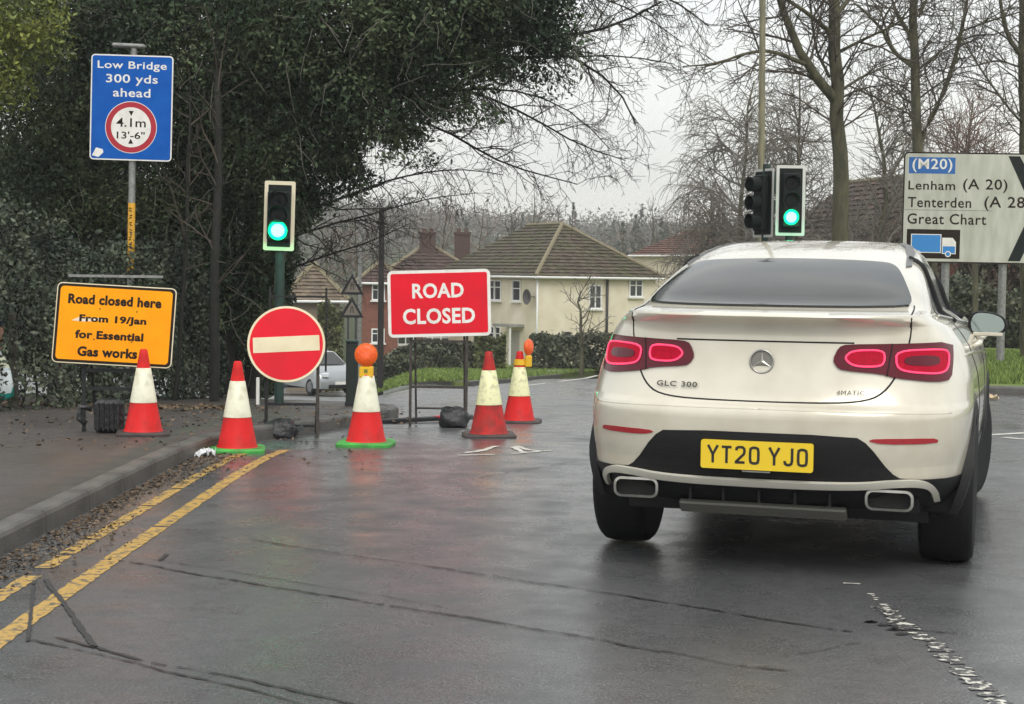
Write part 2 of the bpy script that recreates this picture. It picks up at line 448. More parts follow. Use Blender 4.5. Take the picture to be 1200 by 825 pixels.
# markings
rn = random.Random(11)
ylab = road
yk = [p for p in kerb_line if p.y < 13.7]
y1 = offset_line(yk, -.30); y2 = offset_line(yk, -.56)
def gaps1(s): return False
strip('yellow_line', [p for p in y1 if p.y > 3.5], .085, .0025, m_yellow, road, rn, .13, .05, gaps=lambda s: 6.95 < s + 3.5 < 7.2 or rn.random() < .03)
strip('yellow_line', [p for p in y2 if p.y > 3.5], .092, .0025, m_yellow, road, rn, .12, .05, gaps=lambda s: rn.random() < .02)
def pxs(*pts): return [G(*p) for p in pts]
cracks = [(pxs((293,633),(400,650),(520,667),(636,685),(720,698),(800,711),(900,727),(1000,742)), .016),
          (pxs((140,657),(250,677),(400,701),(500,717),(621,736),(700,750),(774,764)), .02),
          (pxs((774,764),(860,780),(927,788)), .012), (pxs((170,655),(300,674),(416,694),(520,712)), .008),
          (pxs((67,747),(187,777),(287,797),(400,822),(470,838)), .018), (pxs((33,750),(187,787),(320,817),(380,835)), .013),
          (pxs((53,680),(80,715),(98,742),(112,760)), .032), (pxs((40,681),(37,715),(33,752)), .022), (pxs((187,657),(196,650)), .03),
          (pxs((915,770),(950,765),(1010,752)), .007), (pxs((560,560),(620,550),(680,540)), .01), (pxs((420,585),(500,572)), .008),
          (pxs((1020,728),(1060,738),(1120,742)), .012)]
def wavy(p, k, sd):
    q = resample(p, .12); r_ = random.Random(sd); o_ = 0
    out = []
    for v in q: o_ = o_ * .8 + r_.uniform(-k, k); out.append(Vector((v[0], v[1] + o_)))
    return out
for i_, (p, w) in enumerate(cracks): strip('sealed_crack', wavy(p, .012 if w < .021 else .002, i_), w * .72, .0050, m_tar, road, rn, 1.1 if w < .021 else .35, .04, gaps=lambda s: rn.random() < .02)
# worn centre line made of thermoplastic flakes
def flakes(name, path, w, n, sz, seed, m):
    r_ = random.Random(seed); pts = resample(path, .01); mb = MB()
    for _ in range(n):
        c = r_.choice(pts) + Vector((r_.uniform(-w, w), r_.uniform(-.02, .02)))
        k = r_.randint(5, 8); a0 = r_.random() * 6; sx_, sy_ = sz * r_.uniform(.4, 1.3), sz * r_.uniform(.3, .9)
        vs = []
        for j in range(k):
            a = a0 + 6.283 * j / k; q = r_.uniform(.6, 1.1); x, y = c.x + math.cos(a) * sx_ * q, c.y + math.sin(a) * sy_ * q
            vs.append((x, y, gz(x, y) + .004))
        z0 = mb.add(vs, [tuple(range(k))])
    o = mb.build(name, m, road); o['kind'] = 'stuff'; return o
cl_ = pxs((1035, 712), (1060, 735), (1090, 752), (1130, 788), (1178, 832), (1230, 890))
strip('white_centre_line', cl_, .075, .0035, m_wworn, road, rn, .55, .02, gaps=lambda s: (math.sin(s * 31) + math.sin(s * 67 + 1) * .8) > .75)
flakes('white_line_remnant', cl_, .04, 26, .030, 5, m_wworn)
flakes('white_line_remnant', pxs((1007, 684), (1022, 700), (1040, 716)), .012, 8, .02, 6, m_wline)
strip('white_line_dash', pxs((988, 684), (1008, 685)), .022, .004, m_wline, road, rn, .3, .04)
flakes('tar_spill', pxs((1018, 728), (1040, 732), (1060, 745)), .03, 9, .035, 9, m_tar)
for a in (((537,534),(580,533)), ((545,531),(562,529),(582,523)), ((601,532),(645,528)), ((604,523),(622,528),(640,529)), ((602,524),(612,530))):
    strip('white_letter_stroke', pxs(*a), .05, .004, m_wline, road, rn, .5, .06)
for a, w in ((((1158,510),(1215,507)), .1), (((1176,513),(1215,516)), .1), (((655,447),(700,440)), .18), (((600,455),(640,449)), .12)):
    strip('white_road_line', pxs(*a), w, .004, m_wline, road, rn, .2, .2)
flakes('paint_patch', pxs((541, 509), (556, 500)), .04, 9, .06, 4, m_wline)

# scattered leaves / gravel in the gutter and on the footway (stuff)
def scatter(name, fn, n, size, m, seed, flat=True, parent=None, label=None, cat='leaves'):
    rs = np.random.RandomState(seed); C = np.array([fn(rs) for _ in range(n)])
    return leaf_mesh(name, C, size, m, rs, flat=flat, parent=parent)
def leaf_mesh(name, C, size, m, rs, flat=False, parent=None, asp=(.45, .8)):
    n = len(C)
    u = rs.randn(n, 3); 
    if flat: u[:, 2] *= .15
    u /= np.linalg.norm(u, axis=1)[:, None]
    w = rs.randn(n, 3)
    if flat: w[:, 2] *= .25
    w -= (w * u).sum(1)[:, None] * u; w /= np.linalg.norm(w, axis=1)[:, None]
    s = (size * rs.uniform(.55, 1.4, n))[:, None]; a = rs.uniform(asp[0], asp[1], n)[:, None]
    V = np.stack([C - u*s, C - w*s*a + u*s*.1, C + u*s, C + w*s*a + u*s*.1], 1).reshape(-1, 3)
    return fast_mesh(name, V, np.arange(4*n).reshape(n, 4), m, parent)
def gutter_pt(rs):
    t = rs.uniform(3.5, 13.8); clump = (math.sin(t * 1.7) + 1.3) * .06 + .05
    x = KX + .02 + abs(rs.randn()) * clump
    return (x, t, gz(x, t) + .006)
o = scatter('leaf_debris', gutter_pt, 4200, .014, m_litter, 1); tag(o, kind='stuff')
m_grit = mat('gutter_grit', (.10, .09, .08), .8, island=.8)
o = scatter('gutter_grit', gutter_pt, 5000, .007, m_grit, 2); tag(o, kind='stuff')
def pave_pt(rs):
    y = rs.uniform(12, 19.5); x = rs.uniform(-7, KX - .2) if rs.rand() < .75 else rs.uniform(-3.2, -1)
    if y > 15 and rs.rand() < .5: x = rs.uniform(-4, -1.0)
    lift = .122 if x < KX - .05 or y > 15 else .006
    return (x, y, gz(x, y) + lift)
o = scatter('fallen_leaves', pave_pt, 1500, .02, m_litter, 7); tag(o, kind='stuff')
def verge_pt(rs):
    x = rs.uniform(-9.5, -3.2); y = 18.6 - .1 * (x + 9) + abs(rs.randn()) * -.5 + .9
    return (x, y, gz(x, y) + .125)
o = scatter('verge_leaves', verge_pt, 3500, .03, m_litter, 8); tag(o, kind='stuff')

# grass blades on the verges
def blades(name, fn, n, h, seed, w=.012):
    rs = np.random.RandomState(seed); B = np.array([fn(rs) for _ in range(n)])
    a = rs.rand(n) * 6.283; d = np.stack([np.cos(a), np.sin(a), 0*a], 1) * w * rs.uniform(.6, 1.4, n)[:, None]
    tip = np.stack([rs.randn(n)*.35, rs.randn(n)*.35, np.ones(n)], 1) * (h * rs.uniform(.5, 1.3, n))[:, None]
    V = np.stack([B - d, B + d, B + tip], 1).reshape(-1, 3)
    o = fast_mesh(name, V, np.arange(3*n).reshape(n, 3), m_blade); tag(o, kind='stuff')
RV0 = G(1165, 459).y
def _rv(rs):
    y = rs.uniform(RV0 + .4, 44); x = rs.uniform(y * .24, y * .36)
    return (x, y, gz(x, y) + .1)
blades('verge_grass', _rv, 26000, .09, 21, .02)
FK0 = min(far_k, key=lambda p: p.y if p.x < 0 else 99)
_fk = [p for p in far_k if p.x >= FK0.x + .01]; fkx = [p.x for p in _fk]; fky = [p.y for p in _fk]
def _fv(rs):
    while True:
        x = rs.uniform(-9, 7); y0 = (FK0.y if x < FK0.x else np.interp(x, fkx, fky)) + .3; y = y0 + rs.rand()**1.6 * 34
        if x > _bx(y) + .25: break
    return (x, y, gz(x, y) + .1)
blades('verge_grass', _fv, 26000, .1, 22, .03)
# ------------------------------------------------------------------ the white car
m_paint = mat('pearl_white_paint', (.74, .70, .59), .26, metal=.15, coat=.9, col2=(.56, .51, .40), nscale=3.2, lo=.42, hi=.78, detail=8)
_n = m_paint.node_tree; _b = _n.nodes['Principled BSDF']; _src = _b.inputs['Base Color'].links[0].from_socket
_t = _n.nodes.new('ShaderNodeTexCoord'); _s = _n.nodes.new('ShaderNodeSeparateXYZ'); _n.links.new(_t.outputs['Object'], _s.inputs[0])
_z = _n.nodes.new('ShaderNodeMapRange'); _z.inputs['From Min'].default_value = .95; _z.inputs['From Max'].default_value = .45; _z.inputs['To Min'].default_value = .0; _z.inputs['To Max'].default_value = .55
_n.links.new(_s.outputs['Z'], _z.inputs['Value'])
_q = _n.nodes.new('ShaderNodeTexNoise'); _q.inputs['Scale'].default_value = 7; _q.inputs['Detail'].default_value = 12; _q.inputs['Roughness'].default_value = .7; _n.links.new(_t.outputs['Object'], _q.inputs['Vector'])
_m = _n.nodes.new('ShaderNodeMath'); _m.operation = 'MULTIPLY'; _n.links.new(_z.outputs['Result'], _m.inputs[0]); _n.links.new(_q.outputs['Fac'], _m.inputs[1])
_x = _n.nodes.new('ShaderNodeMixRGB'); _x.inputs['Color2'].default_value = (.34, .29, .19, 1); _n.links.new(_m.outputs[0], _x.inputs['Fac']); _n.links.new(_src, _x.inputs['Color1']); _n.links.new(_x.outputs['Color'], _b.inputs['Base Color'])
m_blk = mat('black_plastic', (.010, .010, .011), .5, bump=.15, bscale=200, spec=.3)
m_gap = mat('panel_gap', (.01, .01, .01), .8)
m_glass = mat('tinted_glass', (.022, .025, .026), .06, spec=.55)
m_chrome = mat('dull_chrome', (.50, .49, .46), .28, metal=1, col2=(.36,.35,.32), nscale=18)
m_rub = mat('tyre_rubber', (.009, .009, .010), .65, bump=.4, bscale=90, spec=.25)
m_rim = mat('alloy_rim', (.30, .30, .31), .35, metal=.9)
m_lens = mat('red_lens', (.10, .003, .012), .2, spec=.3, coat=.15)
m_glow = mat('lit_brake_lamp', (.22, .0, .012), .5, emit=.24, ecol=(1, .0, .045), spec=.15, col2=(.10, 0, .006), nscale=55)
m_glow2 = mat('lit_brake_outline', (.6, .03, .06), .4, emit=1.0, ecol=(1, .07, .18), spec=.2)
m_refl = mat('red_reflector', (.35, .012, .02), .25, coat=.6)
m_plate = mat('yellow_plate', (.86, .60, .02), .4, coat=.3)
m_ink = mat('black_ink', (.02, .018, .016), .5)
m_badge = mat('badge_metal', (.07, .066, .06), .35, metal=.5)

ROWS = [(.34,.22,.84,.8,3.2,4.35),(.40,.12,.88,.8,3.2,4.5),(.47,.05,.915,.85,3.2,4.62),(.56,.015,.935,.85,2.9,4.68),(.68,0,.945,.85,2.9,4.72),
        (.78,0,.948,.85,2.9,4.73),(.815,.012,.948,.85,2.9,4.73),(.845,.045,.946,.85,2.9,4.7),(.93,.075,.94,.85,2.8,4.6),(1.03,.095,.915,.85,2.75,4.42),
        (1.11,.11,.885,.8,2.7,4.15),(1.16,.115,.85,.75,2.8,3.75),(1.205,.10,.81,.7,2.8,3.45),(1.232,.05,.765,.65,2.9,3.35),(1.246,.03,.745,.65,2.9,3.32),(1.257,.04,.735,.62,3,3.26),
        (1.266,.12,.73,.6,3,3.22),(1.277,.26,.725,.6,3,3.2),(1.30,.36,.715,.6,3,3.12),(1.36,.52,.695,.6,2.9,2.98),(1.44,.78,.665,.6,2.9,2.82),
        (1.51,1.05,.635,.6,2.8,2.68),(1.57,1.36,.60,.6,2.7,2.58),(1.615,1.7,.545,.5,2.6,2.5),(1.642,2.02,.45,.35,2.4,2.46),(1.652,2.2,.3,.2,2.2,2.44)]
RZ = [r[0] for r in ROWS]
_pc = {}
_RA = np.array(ROWS)
def _slopes(x, y):
    h = np.diff(x); d = np.diff(y, axis=0) / h[:, None]; m = np.zeros_like(y); m[0] = d[0]; m[-1] = d[-1]
    for i in range(1, len(x) - 1):
        w1, w2 = 2 * h[i] + h[i-1], h[i] + 2 * h[i-1]
        for k in range(y.shape[1]):
            if d[i-1, k] * d[i, k] > 0: m[i, k] = (w1 + w2) / (w1 / d[i-1, k] + w2 / d[i, k])
    return m
_RM = _slopes(_RA[:, 0], _RA[:, 1:])
def rowp(z):
    z = min(max(z, RZ[0]), RZ[-1]); i = min(max(int(np.searchsorted(_RA[:, 0], z)), 1), len(RZ) - 1); h = RZ[i] - RZ[i-1]; t = (z - RZ[i-1]) / h
    a, b = _RA[i-1, 1:], _RA[i, 1:]
    return list((2*t**3 - 3*t*t + 1) * a + (t**3 - 2*t*t + t) * h * _RM[i-1] + (-2*t**3 + 3*t*t) * b + (t**3 - t*t) * h * _RM[i])
def slice_(z):
    k = round(z, 4)
    if k in _pc: return _pc[k]
    yr, hw, Lc, n, yf = rowp(z); pts = []
    for i in range(41):
        t = math.pi / 2 * i / 40; s_, c_ = math.sin(t), max(0, math.cos(t))
        pts.append((hw * s_ ** (2 / n), yr + Lc * (1 - c_ ** (2 / n))))
    Lf = .9 if z < 1.1 else .45
    y0, y1 = yr + Lc, max(yf - Lf, yr + Lc + .01)
    bulge = .012 if z < 1.1 else 0
    for i in range(1, 30):
        q = i / 30; pts.append((hw + bulge * math.sin(q * math.pi), y0 + (y1 - y0) * q))
    for i in range(41):
        t = math.pi / 2 * (1 - i / 40); s_, c_ = math.sin(t), max(0, math.cos(t))
        pts.append((hw * s_ ** (2 / 2.4), y1 + (yf - y1) * (1 - 0) * c_ ** (2 / 2.4) if True else 0))
    A = np.array(pts); d = np.hypot(*np.diff(A, axis=0).T); S = np.concatenate([[0], np.cumsum(d)])
    _pc[k] = (A[:, 0], A[:, 1], S); return _pc[k]
def rear_at(x, z):
    yr, hw, Lc, n, yf = rowp(z); q = min(abs(x) / hw, .995)
    return float(yr + Lc * (1 - (1 - q ** n) ** (1 / n)))
def flank_at(y, z):
    X, Y, S = slice_(z)
    return float(np.interp(y, Y, X))
def arc(sv, z):
    X, Y, S = slice_(z); return float(np.interp(sv, S, X)), float(np.interp(sv, S, Y))
def map_rear(a, z, off):
    s = rear_at(a, z); e = .01
    dx = (rear_at(a + e, z) - rear_at(a - e, z)) / (2 * e); dz = (rear_at(a, z + e) - rear_at(a, z - e)) / (2 * e)
    nrm = Vector((dx, -1, dz)).normalized(); return Vector((a, s, z)) + nrm * off
def map_flank(side):
    def f(a, z, off):
        s = flank_at(a, z); e = .01
        dy = (flank_at(a + e, z) - flank_at(a - e, z)) / (2 * e); dz = (flank_at(a, z + e) - flank_at(a, z - e)) / (2 * e)
        nrm = Vector((1, -dy, -dz)).normalized(); p = Vector((s, a, z)) + nrm * off
        return Vector((p.x * side, p.y, p.z))
    return f
def map_arc(side):
    def f(a, z, off):
        x, y = arc(a, z); x1, y1 = arc(a + .01, z); x0, y0 = arc(a - .01, z); t = Vector((x1 - x0, y1 - y0, 0)).normalized()
        x2, y2 = arc(a, z + .01); x3, y3 = arc(a, z - .01)
        nn = t.cross(Vector((x2 - x3, y2 - y3, .02))).normalized()
        if nn.dot(Vector((x, y - 1.8, 0))) < 0: nn = -nn
        p = Vector((x, y, z)) + nn * off; return Vector((p.x * side, p.y, p.z))
    return f
def patch(name, ol, off, m, parent, mp_=map_rear, step=.03, depth=.012, smooth=True):
    pts = []; n = len(ol)
    for i in range(n):
        a, b = Vector(ol[i]), Vector(ol[(i + 1) % n]); k = max(1, int((b - a).length / step))
        for j in range(k): pts.append(a.lerp(b, j / k))
    nb = len(pts); A = np.array(pts); mn, mx = A.min(0), A.max(0)
    X, Y = np.meshgrid(np.arange(mn[0] + step/2, mx[0], step), np.arange(mn[1] + step/2, mx[1], step)); X = X.ravel(); Y = Y.ravel()
    ins = np.zeros(len(X), bool); j = nb - 1
    for i in range(nb):
        xi, yi = A[i]; xj, yj = A[j]
        if yi != yj: ins ^= ((yi > Y) != (yj > Y)) & (X < (xj - xi) * (Y - yi) / (yj - yi) + xi)
        j = i
    for x, y in zip(X[ins], Y[ins]): pts.append(Vector((x, y)))
    vo, eo, fo, *_ = delaunay_2d_cdt(pts, [(i, (i + 1) % nb) for i in range(nb)], [], 1, 1e-5)
    V = [mp_(v.x, v.y, off) for v in vo]; Fs = [list(f) for f in fo]
    # orient outward
    if Fs:
        f = max(Fs, key=lambda f: (V[f[1]] - V[f[0]]).cross(V[f[2]] - V[f[0]]).length)
        nn = (V[f[1]] - V[f[0]]).cross(V[f[2]] - V[f[0]])
        c = (vo[f[0]] + vo[f[1]] + vo[f[2]]) / 3
        o_ = mp_(c.x, c.y, off + .01) - mp_(c.x, c.y, off)
        if nn.dot(o_) < 0: Fs = [f[::-1] for f in Fs]
    k = len(V); V += [mp_(p.x, p.y, off - depth) for p in vo[:nb]]
    nt_ = len(Fs)
    for i in range(nb): q = (i + 1) % nb; Fs.append([i, k + i, k + q, q])
    me = bpy.data.meshes.new(name); me.from_pydata([tuple(v) for v in V], [], Fs); me.update()
    for i, p in enumerate(me.polygons): p.use_smooth = smooth and i < nt_
    if smooth:
        NN_ = []
        for v in vo: NN_.append((mp_(v.x, v.y, off + .01) - mp_(v.x, v.y, off)).normalized())
        full = [None] * len(me.loops)
        for i, p in enumerate(me.polygons):
            for li in p.loop_indices:
                vi = me.loops[li].vertex_index
                full[li] = tuple(NN_[vi]) if i < nt_ else tuple(p.normal)
        me.normals_split_custom_set(full)
    return link(name, me, parent, m)
def ribbon(name, path, r, off, m, parent, mp_=map_rear, step=.02, closed=False, n=6, flat=1.0, aux=None):
    pts = [Vector(p) for p in path] + ([Vector(path[0])] if closed else [])
    q = [pts[0]]
    for a, b in zip(pts[:-1], pts[1:]):
        k = max(1, round((b - a).length / step)); q += [a.lerp(b, j / k) for j in range(1, k + 1)]
    mb = MB(); mb.tube([mp_(p.x, p.y, off) for p in q], r, n); return mb.build(name, m, parent, smooth=True)
def mir(ol, s): return ol if s > 0 else [(-x, z) for x, z in ol][::-1]
def smooth_ol(ol, it=2):
    pts = [Vector(p) for p in ol]
    for _ in range(it):
        q = []
        for i in range(len(pts)):
            a, b = pts[i], pts[(i + 1) % len(pts)]; q += [a.lerp(b, .22), a.lerp(b, .78)]
        pts = q
    return [(p.x, p.y) for p in pts]
def smooth_path(p_, it=2):
    return [(p.x, p.y) for p in chaikin([Vector(p) for p in p_], it)]

CAR_H = R(17.5)
car = empty('parked_car', (1.15, 7.54, gz(1.2, 8.5)), -CAR_H, 'pearl white coupe SUV seen from behind with its brake lights lit', 'car')
car.name = 'coupe_car'
AX_R, AX_F, WR = .98, 3.66, .365
def car_body():
    zs = sorted(set([round(z, 3) for z in np.arange(.34, 1.24, .03)] + [round(q, 3) for q in np.arange(1.28, 1.64, .02)] + RZ + [1.25, 1.33, 1.40, 1.48, 1.54, 1.59, 1.63, 1.648, .705, .8, .83]))
    V = []; Fs = []; n = None
    for z in zs:
        X, Y, S = slice_(z)
        row = [(x, y, z) for x, y in zip(X, Y)] + [(-x, y, z) for x, y in list(zip(X, Y))[::-1][1:-1]]
        n = len(row); V += row
    for i in range(len(zs) - 1):
        for j in range(n):
            q = (j + 1) % n; f = [i*n + j, i*n + q, (i+1)*n + q, (i+1)*n + j]
            c = sum((Vector(V[k]) for k in f), Vector()) / 4
            if any(math.hypot(c.y - a, c.z - WR) < .425 and abs(c.x) > .6 for a in (AX_R, AX_F)): continue
            if c.y < 1.7 and abs(c.x) < .50 + .0 and 1.31 < c.z < 1.49: continue
            Fs.append(f)
    Fs.append([(len(zs)-1)*n + j for j in range(n)])
    me = bpy.data.meshes.new('body'); me.from_pydata(V, [], Fs); me.update()
    for p in me.polygons: p.use_smooth = True
    me.set_sharp_from_angle(angle=R(38))
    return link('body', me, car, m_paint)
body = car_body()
# floor pan and wheel housings, dark
mb = MB(); mb.box((0, 2.45, .36), (1.5, 3.7, .24)); mb.box((0, .52, .40), (1.45, .5, .14))
for s in (-1, 1):
    for a in (AX_R, AX_F): mb.box((s * .56, a, .62), (.34, .95, .5))
mb.build('underbody', m_blk, car)
# wheel arch cladding
for s in (-1, 1):
    for a in (AX_R, AX_F):
        mb = MB(); N = 30
        for i in range(N + 1):
            w = R(-10) + R(200) * i / N
            for k, (rr, dx) in enumerate(((.405, -.14), (.405, .008), (.435, .016), (.462, .010), (.465, -.03))):
                y = a + math.cos(w) * rr; z = max(.30, WR + math.sin(w) * rr)
                x = .945 - .07 * max(0, 1 - min(i, N - i) / 5) ** 1.5
                mb.v.append(Vector((s * (x + dx), y, z)))
        for i in range(N):
            for k in range(4):
                f = [i*5 + k, i*5 + k + 1, (i+1)*5 + k + 1, (i+1)*5 + k]; mb.f.append(f if s < 0 else f[::-1]); mb.m.append(0)
        mb.build('arch_cladding', m_blk, car, smooth=True, angle=40)
    # sill and rear corner cladding
    patch('sill_cladding', [(1.42, .345), (3.42, .345), (3.40, .48), (1.44, .48)], .012, m_blk, car, map_flank(s), .08)
    patch('corner_cladding', [(.78, .345), (1.32, .345), (1.36, .40), (1.40, .50), (.80, .495)], .006, m_blk, car, map_arc(s), .04)
# wheels
def wheel(x, y, steer=0):
    w = MB(); pr = [(.225, -.13), (.30, -.133), (.338, -.128), (.357, -.108), (.365, -.07), (.367, 0), (.365, .07), (.357, .108), (.338, .128), (.30, .133), (.225, .13)]
    T = Matrix.Rotation(math.pi / 2, 4, 'Y')
    e = empty('wheel', (x, y, WR)); e.parent = car; e.rotation_euler = (0, 0, -steer)
    w.lathe(pr, 48, T); ty = w.build('tyre', m_rub, e, smooth=True, angle=50)
    tr = MB()
    for k in (-.085, -.03, .03, .085): tr.lathe([(.367, k - .008), (.3695, k - .006), (.3695, k + .006), (.367, k + .008)], 40, T)
    g = MB()
    sx_ = 1 if x > 0 else -1
    g.lathe([(.235, .09), (.238, .128), (.225, .13), (.215, .10), (.05, .085), (.03, .10), (.0, .10)], 40, Matrix.Rotation(sx_ * math.pi / 2, 4, 'Y'))
    for k in range(5):
        a = 2 * math.pi * k / 5
        for da in (-.12, .12):
            g.box((sx_ * .112, math.cos(a + da) * .13, math.sin(a + da) * .13), (.025, .20, .024), (a + da, 0, 0))
    g.build('rim', m_rim, e, smooth=True, angle=30)
for s in (-1, 1):
    wheel(s * .828, AX_R); wheel(s * .79, AX_F, R(12))
# rear window and side glass
rw = smooth_ol([(-.63, 1.285), (.63, 1.285), (.645, 1.315), (.585, 1.42), (.535, 1.485), (.47, 1.51), (0, 1.522), (-.47, 1.51), (-.535, 1.485), (-.585, 1.42), (-.645, 1.315)], 2)
patch('rear_window', rw, .014, m_glass, car)
for s in (-1, 1):
    mf = map_flank(s)
    sw = smooth_ol([(1.02, 1.245), (2.0, 1.20), (3.0, 1.165), (3.22, 1.175), (2.70, 1.47), (2.45, 1.555), (2.0, 1.575), (1.62, 1.50), (1.25, 1.36)], 1)
    patch('side_window', sw, .004, m_glass, car, mf, .06)
    ribbon('window_trim', [(1.0, 1.24), (2.0, 1.192), (3.05, 1.155)], .012, .004, m_chrome, car, mf)
    for yy in (1.55, 2.55): ribbon('window_pillar', [(yy, 1.20), (yy - .1, 1.54)], .022, .0, m_blk, car, mf)
    # door shut lines
    ribbon('door_gap', [(1.50, .50), (1.53, .80), (1.28, 1.05), (1.35, 1.22)], .005, -.002, m_gap, car, mf)
    ribbon('door_gap', [(2.52, .50), (2.52, 1.19)], .005, -.002, m_gap, car, mf)
    ribbon('door_gap', [(3.5, .60), (3.42, 1.0)], .005, -.002, m_gap, car, mf)
    for yy in (1.62, 2.66):
        hb = MB(); hb.tube([mf(yy, 1.07, .0), mf(yy + .02, 1.075, .035), mf(yy + .2, 1.08, .04), mf(yy + .22, 1.08, .0)], [.011, .016, .016, .011], 8)
        hb.build('door_handle', m_paint, car, smooth=True)
    ribbon('shoulder_crease', [(.75, 1.06), (1.5, 1.045), (2.8, 1.0), (3.6, .96)], .012, -.006, m_paint, car, mf)
rp = [(.585, 1.66)]
for s in (-1, 1): patch('roof_strip', mir([(.575, 1.49), (.60, 1.495), (.585, 1.57), (.548, 1.612), (.50, 1.632), (.475, 1.632), (.52, 1.607), (.555, 1.56)], s), .008, mat('roof_strip_grey', (.07, .07, .07), .3), car, step=.015, depth=.02)
# bootlid shut lines
lid = smooth_path([(-.67, 1.245), (-.665, 1.13), (-.625, 1.00), (-.56, .895), (-.46, .855), (-.2, .847), (.2, .847), (.46, .855), (.56, .895), (.625, 1.00), (.665, 1.13), (.67, 1.245)], 2)
ribbon('boot_gap', lid, .005, -.0015, m_gap, car)
ribbon('boot_crease', [(-.42, 1.128), (.42, 1.128)], .0045, -.001, m_gap, car)
ribbon('boot_gap', [(-.67, 1.245), (-.66, 1.30)], .004, -.001, m_gap, car); ribbon('boot_gap', [(.67, 1.245), (.66, 1.30)], .004, -.001, m_gap, car)
# lamps
for s in (-1, 1):
    lamp = patch('tail_lamp', mir(smooth_ol([(.325, 1.048), (.35, 1.108), (.385, 1.122), (.62, 1.128), (.840, 1.132), (.848, 1.05), (.845, .955), (.79, .946), (.60, .968), (.55, .985), (.37, 1.0), (.345, 1.015)], 1), s), .010, m_lens, car, step=.025)
    outer = smooth_ol([(.60, 1.092), (.785, 1.098), (.825, 1.085), (.825, 1.0), (.785, .982), (.64, .996), (.605, 1.02)], 2)
    inner = smooth_ol([(.375, 1.055), (.41, 1.092), (.545, 1.096), (.555, 1.05), (.54, 1.018), (.42, 1.018)], 2)
    for nm, ol, k in (('lamp_ring', outer, .5), ('lamp_ring', inner, .45)):
        patch('lamp_glow', mir(ol, s), .0125, m_glow, lamp, step=.02, depth=.003)
        ribbon(nm, mir(ol, s), .0048, .014, m_glow2, lamp, closed=True)
    cx_, cz_ = .725, 1.042
    patch('lamp_core', mir(smooth_ol([(.635, 1.066), (.785, 1.070), (.79, 1.018), (.64, 1.022)], 2), s), .0155, m_lens, lamp, step=.02, depth=.003)
    ribbon('lamp_gap', mir([(.585, 1.128), (.568, .975)], s), .003, .011, m_gap, lamp)
    patch('bumper_reflector', mir(smooth_ol([(.50, .682), (.56, .668), (.80, .668), (.805, .684), (.78, .694), (.53, .694)], 1), s), .004, m_refl, car, step=.02)
    # exhaust tips
    mb = MB(); o1 = rrect(.22, .098, .036, 5); o2 = rrect(.196, .074, .026, 5); k = len(o1)
    xc = s * .60; y0 = rear_at(.49, .42) - .03
    vs = [(xc + x, y0 + .02, .405 + z) for x, z in o1] + [(xc + x, y0, .405 + z) for x, z in o1] + [(xc + x, y0 - .002, .405 + z) for x, z in o2] + [(xc + x, y0 + .10, .405 + z) for x, z in o2]
    fs = []
    for r_ in range(3):
        for j in range(k): fs.append((r_*k + j, r_*k + (j+1) % k, (r_+1)*k + (j+1) % k, (r_+1)*k + j))
    mb.add(vs, fs); ex = mb.build('exhaust_tip', m_chrome, car, smooth=True, angle=35)
    mb = MB(); mb.add([(xc + x, y0 + .045, .405 + z) for x, z in o2], [tuple(range(k))]); mb.build('exhaust_opening', m_gap, ex)
    ribbon('bumper_crease', mir([(.0, .815), (.5, .813), (.86, .805)], s), .006, -.004, m_paint, car)
# diffuser
dif = smooth_ol([(-.44, .705), (.44, .705), (.505, .665), (.60, .535), (.655, .50), (.875, .497), (.86, .345), (-.86, .345), (-.875, .497), (-.655, .50), (-.60, .535), (-.505, .665)], 1)
patch('lower_bumper', dif, .006, m_blk, car, step=.035)
cs_o = [(-.80, .40), (-.79, .468), (-.74, .502), (-.62, .506), (-.45, .490), (0, .488), (.45, .490), (.62, .506), (.74, .502), (.79, .468), (.80, .40)]
cs_i = [(.775, .40), (.765, .455), (.73, .477), (.62, .480), (.45, .464), (0, .460), (-.45, .464), (-.62, .480), (-.73, .477), (-.765, .455), (-.775, .40)]
patch('chrome_strip', smooth_path(cs_o, 2) + smooth_path(cs_i, 2), .030, mat('satin_silver', (.60, .58, .50), .35, metal=.15, coat=.3), car, step=.015, depth=.02)
for x in (-.33, -.17, .17, .33, 0):
    mb = MB(); mb.box((x, rear_at(x, .40) - .01, .405), (.012, .05, .085)); mb.build('diffuser_fin', m_blk, car)
mb = MB(); mb.box((.0, .20, .318), (.80, .08, .03), (R(-45), 0, 0), bev=.008); mb.build('skid_plate', mat('skid_metal', (.20, .195, .17), .5, metal=.5), car)
mb = MB(); mb.tube([(-.2, .8, .30), (.15, .75, .29), (.35, .85, .30)], .07, 10); mb.tube([(-.7, AX_R, .36), (.7, AX_R, .36)], .04, 8); mb.build('rear_axle', m_blk, car, smooth=True)
